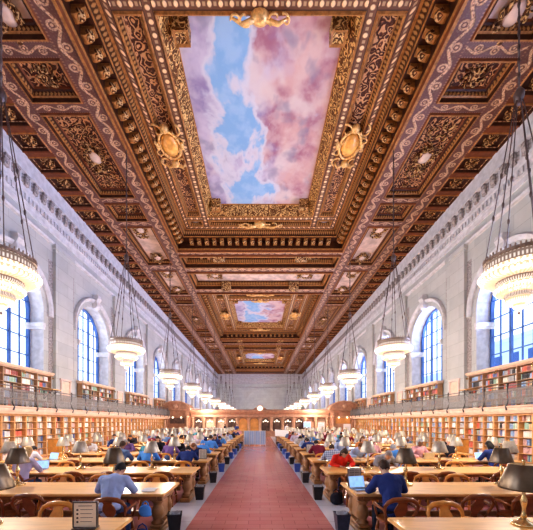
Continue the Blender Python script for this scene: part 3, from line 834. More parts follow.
# ------------------------------------------------------------------ bookcases and their books
BC = {'cream':(.80,.74,.64),'white':(.84,.83,.82),'tan':(.60,.44,.28),'brown':(.40,.25,.16),'red':(.70,.16,.10),'maroon':(.40,.12,.12),'navy':(.13,.18,.38),'blue':(.30,.44,.68),'green':(.34,.52,.42),'grey':(.42,.43,.46),'black':(.04,.04,.05),'pink':(.72,.46,.42)}
BM = {k: plain('%s_book_cloth' % k, v, .6, 0, .18, 14) for k, v in BC.items()}
BN = list(BC)
PAGE = plain('book_pages', (.78,.72,.60), .8, 0, .06, 40)
BWT = {(-1,'low'):[30,24,14,9,4,2,3,4,3,8,2,4], (1,'low'):[18,10,6,5,3,3,5,22,14,10,2,13],
       (-1,'gal'):[8,8,8,12,6,8,10,6,8,12,8,4], (1,'gal'):[7,7,6,10,12,10,14,8,5,10,10,2]}
slots = []   # (score, x, y, z, thick, height, depth, colour, sg, label)
def fill_shelf(sg, xback, y0, y1, z, hmax, kind, where):
    y = y0 + .01; col = None; left = 0; n = 0
    while True:
        if left <= 0:
            col = R.choices(BN, BWT[(sg,kind)])[0]; left = R.randint(1,7); th = R.uniform(.034,.062); hh = hmax*R.uniform(.80,1.0)
            if R.random() < .05: y += R.uniform(.03,.12)
        left -= 1
        t = th*R.uniform(.9,1.1)
        if y + t > y1 - .01: break
        n += 1
        d = R.uniform(.17,.21); xf = xback - sg*d
        px = 260 + FOC*xf/max(y,.1) if True else 0
        inframe = 2 < px < 531
        pz = 422 - FOC*(z + hh/2 - EYE)/y
        vis = inframe and z > 1.0 and not (kind == 'gal' and z < 3.2)
        score = t*hh*abs(xf)/y**3 if vis else 0
        slots.append((score, xback, y + t/2, z, t-.003, hh, d, col, sg, '%s book, %s on the %s' % (col, nth(n), where)))
        y += t
ROWN = ['bottom shelf','second shelf','third shelf','fourth shelf','fifth shelf','top shelf']
UW = .775
for sg in (-1,1):
    i = 0; y = 12.45
    proto = None
    XF, XB = sg*12.42, sg*12.82
    while y + UW < 40.3:
        i += 1
        zs = [.08,.46,.84,1.22,1.60,1.98]
        if proto is None:
            proto = {}
            for near in (True, False):
                root = empty('bookcase')
                m = MB(); xa, xb = sorted((-sg*.0, sg*.40))
                m.box(*sorted((sg*.37, sg*.40)), 0.002, UW-.002, 0, 2.34, 1)
                m.box(xa, xb, .002, .035, 0, 2.34); m.box(xa, xb, UW-.035, UW-.002, 0, 2.34); m.box(xa, xb, .035, UW-.035, 2.30, 2.35); m.box(xa, xb, .035, UW-.035, 0, .06)
                m.prism([(-sg*.03,2.26),(sg*.02,2.26),(sg*.02,2.34),(-sg*.03,2.34)], .002, UW-.002, 'y')
                if not near:
                    for z in zs: m.box(xa, xb, .035, UW-.035, z-.025, z)
                m.build('carcass', [M['case'], M['case_in']], root)
                if near:
                    for z in zs:
                        m = MB(); m.box(*sorted((sg*.015, sg*.37)), .035, UW-.035, z-.025, z); m.build('shelf', M['case'], root)
                proto[near] = root; root['new'] = 1
        near = i <= 12
        p = proto[near]
        if 'new' in p: del p['new']; o = p
        else: o = copy_tree(p)
        o.location = (XF, y, 0)
        tag(o, 'tall open oak bookcase under the gallery, %s along the %s wall' % (nth(i), SIDE[sg]), 'bookcase', 'bookcases under the galleries')
        for k, z in enumerate(zs):
            fill_shelf(sg, sg*12.785, y+.036, y+UW-.036, z+.002, .325 if k < 5 else .30, 'low', '%s of the %s %s lower bookcase' % (ROWN[k], nth(i), SIDE[sg]))
        y += UW
    j = 0
    for c in CEN:
        if c < 8 or c > 40.2: continue
        j += 1
        y0, y1 = c - 2.3, min(c + 2.3, 40.3)
        x0 = sg*12.5
        root = empty('gallery_bookcase', (x0, c, 2.72)); dep = sg*.38; W0, W1 = y0-c, y1-c
        ncomp = 4
        m = MB(); m.box(*sorted((dep-sg*.03, dep)), W0, W1, 0, 2.0, 1)
        for q in range(ncomp+1):
            yy = W0 + (W1-W0)*q/ncomp; ya, yb = max(W0, yy-.022), min(W1, yy+.022)
            m.box(*sorted((0, dep)), ya, yb, 0, 1.95)
        m.build('carcass', [M['case_brown'], M['case_in']], root)
        zs = [.06,.46,.86,1.26,1.62]
        for z in zs:
            m = MB(); m.box(*sorted((sg*.012, dep-sg*.03)), W0+.03, W1-.03, z-.03, z); m.build('shelf', M['case_brown'], root)
        m = MB(); m.prism([(dep,1.95),(sg*.0,1.95),(-sg*.05,2.0),(-sg*.10,2.02),(-sg*.14,2.10),(-sg*.14,2.15),(dep,2.15)], W0-.08, W1+.08, 'y'); m.build('cornice', M['case_pale'], root)
        for yy in (W0+.12, (W0+W1)/2, W1-.12):
            m = MB(); m.tube([(-sg*.02,yy,1.95),(-sg*.14,yy,1.93),(-sg*.17,yy,1.86)], .02, 6); m.lathe([(.02,1.86),(.07,1.80),(.075,1.76)][::-1], 8, 0, (-sg*.17,yy,0)); m.build('shelf_lamp', M['brass'], root)
        tag(root, 'oak gallery bookcase below the %s arched window of the %s wall' % (nth(j), SIDE[sg]), 'bookcase', 'gallery bookcases')
        for q in range(ncomp):
            a, b = y0 + (y1-y0)*q/ncomp + .04, y0 + (y1-y0)*(q+1)/ncomp - .04
            for k, z in enumerate(zs):
                hm = .28 if k == 4 else .315 if k == 3 else .345
                fill_shelf(sg, sg*12.845, a, b, 2.722+z, hm, 'gal', '%s, %s compartment of the %s %s gallery bookcase' % (['bottom shelf','second shelf','third shelf','fourth shelf','top shelf'][k], nth(q+1), nth(j), SIDE[sg]))
slots.sort(key=lambda s: -s[0])
def book_mesh():
    m = MB()
    # cover: two boards and a rounded spine (facing -x), page block inside; unit size
    m.box(0,1,-.5,-.40,0,1,0); m.box(0,1,.40,.5,0,1,0)
    m.loft([[(0,-.5,z),(-.04,-.3,z),(-.06,0,z),(-.04,.3,z),(0,.5,z),(.03,.5,z),(.03,-.5,z)] for z in (0,1)], 0, caps=True)
    m.box(.03,.97,-.40,.40,.03,.97,1)
    for z0, z1 in ((.14,.17),(.80,.83)):
        m.loft([[(-.002,-.46,z),(-.045,-.3,z),(-.066,0,z),(-.045,.3,z),(-.002,.46,z)] for z in (z0, z1)], 1, closed=False)
    return m
bmesh0 = book_mesh().mesh('book', [BM['tan'], PAGE])
seen = {}
mass = MB()
for i, (sc, xb, y, z, t, h, d, c, sg, lab) in enumerate(slots):
    if i < 300 and sc > 0:
        o = bpy.data.objects.new('book', bmesh0); COL.objects.link(o)
        o.material_slots[0].link = 'OBJECT'; o.material_slots[0].material = BM[c]
        o.location = (xb - sg*d, y, z); o.scale = (d*.97, t, h); o.rotation_euler = (0, 0, 0 if sg > 0 else PI)
        tag(o, lab, 'book', 'books in the nearest bookcases')
    else:
        mass.box(*sorted((xb - sg*d, xb - sg*.01)), y-t/2, y+t/2, z, z+h, BN.index(c))
tag(mass.build('shelved_books', [BM[k] for k in BN]), 'rows of cloth-bound books filling the farther bookcases along both walls', 'books', kind='stuff')

# wooden reading ledges on brackets beside the gallery piers
for sg in (-1,1):
    for j, p in enumerate((20.0-2.05, 27.8-2.05, 35.6-2.05)):
        root = empty('wall_shelf', (sg*12.5, p, 3.80))
        m = MB(); m.box(*sorted((-sg*.02, -sg*.66)), -.36, .36, 0, .06); m.build('board', M['case'], root)
        for yy in (-.22, .22):
            m = MB(); m.tube([(-sg*.03,yy,-.5),(-sg*.52,yy,-.02)], .03, 5); m.tube([(-sg*.03,yy,-.5),(-sg*.03,yy,0)], .03, 5); m.build('support', M['iron'], root)
        tag(root, 'small wooden shelf on iron brackets before the %s pier of the %s gallery' % (nth(j+1), SIDE[sg]), 'shelf', 'gallery wall shelves')

# ------------------------------------------------------------------ oak partition across the hall
PY = 41.0
m = MB(); m.box(-13.4, 13.4, PY+1.6, PY+1.75, 0, 3.1); pw = m.build('wall_partition', M['partition']); tag(pw, kind='structure')
m = MB()
m.prism([(PY-.1,2.55),(PY-.25,2.6),(PY-.25,2.95),(PY-.4,3.05),(PY-.55,3.35),(PY-.55,3.5),(PY-.3,3.62),(PY+1.7,3.62),(PY+1.7,2.55)], -9.2, 9.2, 'x'); m.build('entablature', M['partition'], pw)
m = MB(); m.box(-9.2, 9.2, PY-.05, PY+.25, 0, .75); m.build('dado', M['partition'], pw)
xs = [-9.0+1.5*k for k in range(13)]
for x in xs:
    m = MB(); m.lathe([(.24,.75),(.24,.85),(.18,.92),(.19,1.4),(.165,2.3),(.2,2.38),(.25,2.45),(.25,2.55)], 12, 0, (x, PY-.02, 0)); m.build('column', M['partition_lt'], pw)
for i, x in enumerate(xs[:-1]):
    cx = x + .75
    m = MB(); a = .55
    A = [(cx+a*math.cos(PI-PI*k/10), 1.95 + .5*math.sin(PI-PI*k/10)) for k in range(11)]
    for k in range(10): m.quad([(A[k][0],PY+.05,A[k][1]),(A[k+1][0],PY+.05,A[k+1][1]),(A[k+1][0],PY+.05,2.6),(A[k][0],PY+.05,2.6)])
    for s in (-1,1): m.box(*sorted((cx+s*.55, cx+s*.75)), PY+.02, PY+.08, .7, 2.6)
    m.build('arch', M['partition'], pw)
    mt = [M['niche_dark'], M['case_pale'], M['case_pale'], M['niche_dark'], M['orange_glow'], M['orange_glow'], M['niche_dark'], M['niche_dark'], M['niche_dark'], M['niche_dark'], M['partition'], M['case_pale']][i]
    m = MB(); m.box(cx-.56, cx+.56, PY+.5, PY+.56, .7, 2.5); m.build('inner_panel', mt, pw)
    if i in (0,1,2,3,6,7,8,9):
        m = MB(); m.ball((cx, PY+.3, 2.12), .13, .13, .13, 8, 6); m.ball((cx-.3, PY+.35, 2.0), .08,.08,.08,8,6); m.ball((cx+.3, PY+.35, 2.0), .08,.08,.08,8,6); m.build('lamp_globe', M['bulb'], pw)
for sg in (-1,1):
    cx = sg*11.0; hw = 1.75
    root = pw
    m = MB(); m.box(cx-hw, cx-hw+.55, PY-.7, PY+1.6, 0, 3.5); m.box(cx+hw-.55, cx+hw, PY-.7, PY+1.6, 0, 3.5); m.box(cx-hw, cx+hw, PY-.5, PY+1.6, 2.75, 3.5); m.build('pavilion_front', M['partition'], root)
    m = MB()
    A = [(cx + (hw+.15)*math.cos(PI-PI*k/14)*1.0, 3.6 + 1.05*math.sin(PI-PI*k/14)) for k in range(15)]
    m.loft([[(a, PY-.95, b) for a, b in A] , [(a, PY+1.6, b) for a, b in A]], 0, caps=True)
    m.box(cx-hw-.2, cx+hw+.2, PY-1.0, PY+1.6, 3.45, 3.62); m.build('arched_pediment', M['partition'], root)
    m = MB()
    for ww, yy in ((.0, -1.02),):
        rings = []
        for k in range(15):
            t = PI - PI*k/14
            rings.append([(cx + (hw+.25-q)*math.cos(t), PY-1.05 - e, 3.62 + (1.12-q*.6)*math.sin(t)) for q, e in ((0,0),(0,.12),(.14,.12),(.2,.0))])
        m.loft(rings, 0, caps=True)
    m.build('pediment_moulding', M['partition_lt'], root)
    m = MB(); m.ball((cx, PY-1.0, 4.0), .3, .12, .26, 10, 6); m.build('carved_boss', M['partition_lt'], root)
    m = MB(); m.box(cx-hw+.55, cx+hw-.55, PY-.2, PY-.12, 0, 2.75); m.build('pavilion_door', M['partition_lt'] if sg > 0 else M['partition'], root)
    m = MB(); m.box(cx-.95, cx+.95, PY-.26, PY-.2, 1.75, 2.5); m.build('pavilion_window', M['orange_glow'] if sg > 0 else M['niche_dark'], root)
    for q in (-1,1):
        m = MB(); m.lathe([(.22,0),(.22,.3),(.16,.4),(.15,2.4),(.22,2.6),(.22,2.75)], 12, 0, (cx+q*(hw-.28), PY-.85, 0)); m.build('column', M['partition_lt'], root)
        m = MB(); m.ball((cx+q*.55, PY-.34, 2.55), .12, .12, .12, 8, 6); m.build('lamp_globe', M['bulb'], root)
# clock above the centre
root = empty('wall_clock', (0, PY-.42, 3.75)); 
m = MB(); m.lathe([(.46,-.1),(.46,.1)], 24); o = m.build('clock_case', M['partition_lt'], root); o.rotation_euler = (PI/2,0,0)
m = MB(); m.lathe([(.36,.1),(.36,.13)], 24); o = m.build('clock_dial', M['clock'], root); o.rotation_euler = (PI/2,0,0)
m = MB(); m.box(-.012,.012,-.15,-.14,0,.28); m.box(0,.2,-.15,-.14,-.012,.012); m.build('hand', M['ink'], root)
m = MB(); m.prism([(-.9,-.12),(.9,-.12),(.75,.02),(.5,.15),(.47,.02),(-.47,.02),(-.5,.15),(-.75,.02)], .05, .25, 'y'); m.build('scroll_base', M['partition'], root)
tag(root, 'round white clock on top of the oak partition cornice', 'clock')
# lit screen and notice boards on the partition
def easel(x, y, w, h, zb, top, name, lab, lit):
    root = empty(name, (x, y, 0))
    m = MB(); m.box(-w/2, w/2, -.03, .03, zb, zb+h); m.build('panel', M['white'], root)
    if lit: m = MB(); m.box(-w/2+.05, w/2-.05, -.045, -.03, zb+h*.5, zb+h-.06); m.build('lit_picture', M['screen'], root)
    else:
        m = MB()
        for q in range(5): m.box(-w*.36, w*.36*R.uniform(.3,1), -.04, -.03, zb+h*(.2+.14*q), zb+h*(.2+.14*q)+.03)
        m.build('text_lines', M['sign_grey'], root)
    for s in (-1,1):
        m = MB(); m.box(s*w*.4-.03, s*w*.4+.03, -.02, .02, .03, zb); m.build('leg', M['iron'], root)
    m = MB(); m.box(-w*.5, w*.5, -.2, .2, 0, .03); m.build('base', M['iron'], root)
    tag(root, lab, 'sign')
easel(6.1, PY-1.3, .95, 1.5, .5, 2.0, 'information_screen', 'white upright panel with lit blue screen before the oak partition', True)
easel(7.9, PY-1.3, .85, 1.4, .5, 2.0, 'notice_board', 'white notice board in front of the oak partition beside the lit screen', False)
easel(11.0, PY-2.2, .9, 1.1, .6, 2.0, 'notice_board', 'white notice board standing before the lit doorway of the right-side oak pavilion', False)

# grey card-catalogue range before the left pavilion
for j in range(6):
    root = empty('metal_bookrack', (-12.0+1.25*j, 37.2, 0))
    m = MB(); m.box(0, 1.2, 0, .5, 0, .08); m.box(0,1.2,0,.5,1.12,1.2); m.box(0,.04,0,.5,.08,1.12); m.box(1.16,1.2,0,.5,.08,1.12); m.box(.04,1.16,.46,.5,.08,1.12); m.build('frame', M['steel'], root)
    for q in range(9):
        m = MB(); m.box(.09+.12*q, .16+.12*q, .0, .42, .08, 1.12); m.build('divider', M['iron_grey'], root)
    tag(root, 'low grey metal rack with upright dividers, %s from the left-side wall' % nth(j+1), 'rack', 'grey racks by the pavilion')

# pale blue glass screen across the aisle
root = empty('glass_barrier', (-.42, 25.2, 0))
for j in range(4):
    m = MB(); m.box(-.88+.44*j+.02, -.88+.44*(j+1)-.02, -.012, .012, .1, 1.2); m.build('glass_panel', M['pale_glass'], root)
for j in range(5):
    m = MB(); m.box(-.88+.44*j-.018, -.88+.44*j+.018, -.03, .03, 0, 1.24); m.build('post', M['steel'], root)
m = MB(); m.box(-.9,.9,-.02,.02,1.2,1.24); m.build('top_rail', M['steel'], root)
tag(root, 'pale blue glass screen standing across the far end of the red aisle', 'barrier')
# slanted white display stand right of it
root = empty('display_stand', (1.9, 26.5, 0))
m = MB(); m.loft([[(-.6,-.25,.78),(.6,-.25,.70),(.6,.3,1.22),(-.6,.3,1.3)],[(-.6,-.22,.74),(.6,-.22,.66),(.6,.33,1.18),(-.6,.33,1.26)]], 0, caps=True); m.build('panel', M['white'], root)
for s in (-1,1):
    m = MB(); m.box(s*.5-.03, s*.5+.03, 0, .06, 0, .95); m.build('leg', M['iron'], root)
tag(root, 'white slanted display board beside the red aisle near the glass screen', 'stand')
# service desk
for sg, x in ((-1,-2.3),(1,3.4)):
    root = empty('service_desk', (x, 33.6, 0))
    m = MB(); m.box(-.5,.5,-.3,.3,0,1.02); m.box(-.42,.42,-.33,-.3,.12,.92); m.build('body', M['partition_lt'], root)
    m = MB(); m.bbox(-.56,.56,-.36,.36,1.02,1.08,.015); m.build('counter_top', M['table'], root)
    tag(root, 'small oak service desk at the far end of the aisle, on its %s' % SIDE[sg], 'desk')
# brown wooden cabinets at the side aisles
for sg, x, y in ((-1,-8.75,13.2),(1,8.6,13.2)):
    root = empty('wooden_cabinet', (x, y, 0))
    m = MB(); m.bbox(-.24,.24,-.22,.22,.06,1.2,.012); m.build('body', M['orange_cab'] if 'orange_cab' in M else M['chair_light'], root)
    m = MB(); m.bbox(-.27,.27,-.25,.25,1.2,1.25,.01); m.build('top', M['case'], root)
    m = MB(); m.box(-.26,.26,-.24,.24,0,.06); m.build('plinth', M['case'], root)
    m = MB(); m.box(-.19,.19,-.235,-.22,.14,1.12); d = m.build('door', M['chair_light'], root)
    m = MB(); m.ball((.14,-.25,.65),.02,.02,.02,6,4); m.build('knob', M['brass'], d)
    tag(root, 'upright brown wooden cabinet beside the tables near the %s bookcases' % SIDE[sg], 'cabinet')
# ------------------------------------------------------------------ reading tables
TT = .73
NROW = 14
def row_y(k): return 3.42 if k == 0 else 5.72 + 2.16*(k-1)
TX0, TX1 = 1.63, 8.1
def make_table():
    root = empty('reading_table')
    L = TX1 - TX0
    m = MB(); m.bbox(0, L, -.52, .52, TT-.05, TT, .012); m.build('tabletop', M['table'], root)
    m = MB(); m.box(.16, L-.16, -.42, -.38, TT-.12, TT-.05); m.box(.16, L-.16, .38, .42, TT-.12, TT-.05); m.box(.16,.20,-.38,.38,TT-.15,TT-.05); m.box(L-.20,L-.16,-.38,.38,TT-.15,TT-.05); m.build('apron', M['table_leg'], root)
    for x in (.19, L/2, L-.19):
        m = MB()
        m.bbox(x-.13, x+.13, -.46, .46, 0, .09, .02); m.bbox(x-.10, x+.10, -.38, .38, .09, .15, .02)
        for y in (-.26, .26):
            m.lathe([(.105,.15),(.11,.18),(.075,.21),(.085,.26),(.115,.33),(.10,.42),(.07,.48),(.075,.51),(.105,.54),(.105,.57)], 10, 0, (x, y, 0))
        m.bbox(x-.05, x+.05, -.2, .2, .18, .52, .02)
        m.bbox(x-.12, x+.12, -.37, .37, .57, TT-.05, .015)
        m.build('pedestal', M['table_leg'], root)
    m = MB(); m.bbox(.40, L-.40, -.05, .05, .20, .30, .012); m.build('stretcher', M['table_leg'], root)
    return root
tb0 = make_table(); used = False
for sg in (-1,1):
    for k in range(NROW):
        o = copy_tree(tb0) if used else tb0; used = True
        o.location = (sg*TX0, row_y(k), 0); o.rotation_euler = (0,0,0 if sg > 0 else PI)
        tag(o, 'long oak reading table, %s from the camera on the %s of the red aisle' % (nth(k+1), SIDE[sg]), 'table', 'long reading tables')

# brass table lamps
def make_lamp(shade, ra=.20, rb=.112):
    root = empty('table_lamp')
    m = MB(); m.lathe([(.0,0),(.125,0),(.13,.02),(.11,.035),(.06,.05),(.04,.075),(.028,.09)], 16); m.build('base', M['brass'], root)
    m = MB(); m.lathe([(.028,.09),(.035,.11),(.022,.14),(.02,.20),(.034,.26),(.036,.30),(.02,.34),(.016,.40),(.014,.60),(.05,.61),(.05,.62)], 12); m.build('stem', M['brass'], root)
    m = MB()
    m.lathe([(ra-.003,.43),(ra,.435),(ra,.45),(rb,.715),(rb-.005,.72)], 28, 0, caps=False)
    m.lathe([(ra-.009,.43),(ra-.007,.45),(rb-.008,.718)], 28, 1, caps=False)
    m.lathe([(ra-.009,.43),(ra,.43)], 28, 0, caps=False)
    m.build('lamp_shade', [shade, M['shade_in']], root)
    m = MB(); m.lathe([(.0,.62),(.045,.63),(.055,.68),(.0,.70)], 10); m.build('bulb', M['shade_in'], root)
    m = MB(); m.lathe([(.012,.62),(.014,.74),(.024,.76),(.0,.785)], 8); m.build('finial', M['brass'], root)
    return root
lp = {'a': make_lamp(M['bronze'], .245, .148), 'b': make_lamp(M['bronze']), 'p': make_lamp(M['bronze_highlit'])}
usedl = set()
LX = {0:[(-3.18),(3.1)]}
for sg in (-1,1):
    for k in range(NROW):
        xs = [2.82, 4.68, 6.5, 7.7] if k else [3.12, 4.9]
        if k == 0 and sg < 0: xs = [3.20, 4.95]
        for i, x in enumerate(xs):
            if 260 + FOC*sg*(x-.3)/row_y(k) < -10 or 260 + FOC*sg*(x-.3)/row_y(k) > 545: continue
            kd = 'a' if k == 0 else 'b' if k < 2 else 'p'
            o = copy_tree(lp[kd]) if kd in usedl else lp[kd]; usedl.add(kd)
            o.location = (sg*x, row_y(k) + (.22 if k == 0 else .22 if k == 1 else .12) + R.uniform(-.02,.02), TT + .001)
            tag(o, '%s table lamp with conical shade, %s from the aisle on the %s %s table' % ('highlit bronze' if kd == 'p' else 'bronze', nth(i+1), nth(k+1), SIDE[sg]), 'lamp', 'brass table lamps')

# bow-backed armchairs
def make_chair(mat, parts=True):
    root = empty('armchair'); P = []
    def part(name, mb): P.append((name, mb))
    m = MB()
    ring = lambda k, z: [(k*.235*math.cos(t)*(1+.12*abs(math.sin(2*t))), .02 + k*.215*math.sin(t)*(1+.12*abs(math.sin(2*t))), z) for t in [2*PI*i/20 for i in range(20)]]
    m.loft([ring(.92,.385), ring(1.0,.395), ring(1.0,.415), ring(.94,.425), ring(.5,.415)], 0, caps=True, smooth=True); part('seat', m)
    m = MB()
    path = [(-.19,-.17,.41),(-.215,-.215,.52),(-.245,-.25,.60),(-.25,-.275,.68),(-.215,-.295,.745),(-.14,-.31,.785),(0,-.32,.80),(.14,-.31,.785),(.215,-.295,.745),(.25,-.275,.68),(.245,-.25,.60),(.215,-.215,.52),(.19,-.17,.41)]
    m.tube(path, [.019,.02,.022,.026,.032,.038,.04,.038,.032,.026,.022,.02,.019], 8); part('bow_back', m)
    m = MB()
    pr = [(.05,.415),(.045,.50),(.075,.55),(.10,.61),(.085,.67),(.06,.72),(.075,.765)]
    rings = []
    for w, z in pr:
        y = -.175 - (z-.445)*.43
        rings.append([(-w,y-.01,z),(w,y-.01,z),(w,y+.01,z),(-w,y+.01,z)])
    m.loft(rings, 0, caps=True); part('splat', m)
    for s in (-1,1):
        m = MB(); m.tube([(s*.246,-.25,.615),(s*.275,-.12,.635),(s*.285,.03,.645),(s*.265,.10,.645)], [.018,.022,.028,.024], 7)
        m.tube([(s*.27,.09,.63),(s*.245,.10,.53),(s*.215,.10,.41)], [.016,.020,.016], 6); part('arm', m)
    for sx in (-1,1):
        m = MB(); m.tube([(sx*.17,.16,.39),(sx*.19,.185,.2),(sx*.205,.20,0)], [.022,.026,.016], 7); part('leg', m)
        m = MB(); m.tube([(sx*.17,-.13,.39),(sx*.195,-.19,.2),(sx*.215,-.24,0)], [.022,.025,.016], 7); part('leg', m)
    m = MB(); 
    for s in (-1,1): m.tube([(s*.192,.185,.2),(s*.197,-.19,.2)], .012, 6)
    m.tube([(-.194,0,.2),(.194,0,.2)], .012, 6); part('stretcher', m)
    if parts:
        for n, mb in P: mb.build(n, mat, root)
        return root
    big = MB()
    for n, mb in P:
        b = len(big.v); big.v += mb.v
        for i, f in enumerate(mb.f):
            if i in mb.sm: big.sm.add(len(big.f))
            big.f.append(tuple(b+j for j in f)); big.m.append(0)
    bpy.data.objects.remove(root)
    return big.build('armchair', mat)
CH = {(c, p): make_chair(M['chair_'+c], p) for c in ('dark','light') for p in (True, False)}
chused = set()
CX = [2.22, 3.42, 4.25, 5.55, 7.1]
def seat_spot(sg, k, side, i):
    # side: 'near' sits on the camera's side of the table, facing away; 'far' faces the camera
    jx = {(-1,0):0, (1,0):0}.get((sg,k),0)
    x = CX[i]
    if k == 0 and side == 'far': x = 2.86 if sg < 0 else 2.62
    if k == 1 and side == 'near': x = ([2.40,3.66,4.3] if sg < 0 else [2.12,3.42,4.25] )[i] if i < 3 else x
    if k == 1 and side == 'far' and sg > 0 and i < 2: x = [2.2, 3.56][i]
    y = row_y(k) + (-.60 if side == 'near' else .60)
    return sg*x, y
TAKEN = {}   # seats pulled out for people
def place_chair(sg, k, side, i, pull=0.0, rot=0.0):
    x, y = seat_spot(sg, k, side, i)
    if (sg, k, side, i) == (-1,1,'near',0): x += .12
    y += (-pull if side == 'near' else pull)
    px = 260 + FOC*x/y
    if px < -25 or px > 558 or y < 3.7 or (k == 0 and i > 0): return
    c = 'dark' if side == 'near' else 'light'  # tone paints shaded backs and lit fronts of one kind of chair
    p = k < 7
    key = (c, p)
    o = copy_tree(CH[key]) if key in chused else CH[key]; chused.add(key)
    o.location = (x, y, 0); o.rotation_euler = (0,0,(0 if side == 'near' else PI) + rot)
    tag(o, '%s wooden armchair, %s from the aisle, %s side of the %s %s table' % ('dark' if c == 'dark' else 'lit-toned', nth(i+1), 'near' if side == 'near' else 'far', nth(k+1), SIDE[sg]), 'chair', 'armchairs at the reading tables')

# ------------------------------------------------------------------ people
def cap(bm, p0, p1, r0, r1, n=10):
    p0, p1 = Vector(p0), Vector(p1)
    for p, r in ((p0,r0),(p1,r1)):
        bmesh.ops.create_icosphere(bm, subdivisions=2, radius=r, matrix=Matrix.Translation(p))
    d = p1 - p0
    if d.length > 1e-4:
        mt = Matrix.Translation((p0+p1)/2) @ d.to_track_quat('Z','Y').to_matrix().to_4x4()
        bmesh.ops.create_cone(bm, cap_ends=True, segments=n, radius1=r0, radius2=r1, depth=d.length, matrix=mt)
def ell(bm, c, rx, ry, rz, rot=None):
    mt = Matrix.Translation(Vector(c)) @ (rot if rot is not None else Matrix.Identity(4)) @ Matrix.Diagonal((rx, ry, rz, 1))
    bmesh.ops.create_icosphere(bm, subdivisions=3, radius=1, matrix=mt)
def remesh(bm, vox, name, smooth=3):
    me = bpy.data.meshes.new(name); bm.to_mesh(me); bm.free()
    o = bpy.data.objects.new('remesh_tmp', me); COL.objects.link(o)
    md = o.modifiers.new('r', 'REMESH'); md.mode = 'VOXEL'; md.voxel_size = vox; md.use_smooth_shade = True
    sm = o.modifiers.new('s', 'SMOOTH'); sm.iterations = smooth; sm.factor = .5
    dg = bpy.context.evaluated_depsgraph_get()
    out = bpy.data.meshes.new_from_object(o.evaluated_get(dg), depsgraph=dg); out.name = name
    bpy.data.objects.remove(o); bpy.data.meshes.remove(me)
    out.materials.clear(); out.materials.append(None)
    return out
def pose_points(lean, head_pitch, hands, bow=.0, reach=.46, turn=0.0):
    hip = Vector((0,-.03,.572)); th = math.radians(lean)
    up = Vector((0, math.sin(th), math.cos(th)))
    mid = hip + Vector((0, math.sin(th*.6), math.cos(th*.6)))*.22
    ch = mid + Vector((0, math.sin(th*1.15), math.cos(th*1.15)))*.20
    nk = ch + Vector((0, math.sin(th*1.4), math.cos(th*1.4)))*.13
    hp = math.radians(head_pitch)
    hd = nk + Vector((math.sin(turn)*.03, math.sin((th*1.2+hp)*.8), math.cos((th*1.2+hp)*.8)))*.155
    return hip, mid, ch, nk, hd, th, hp
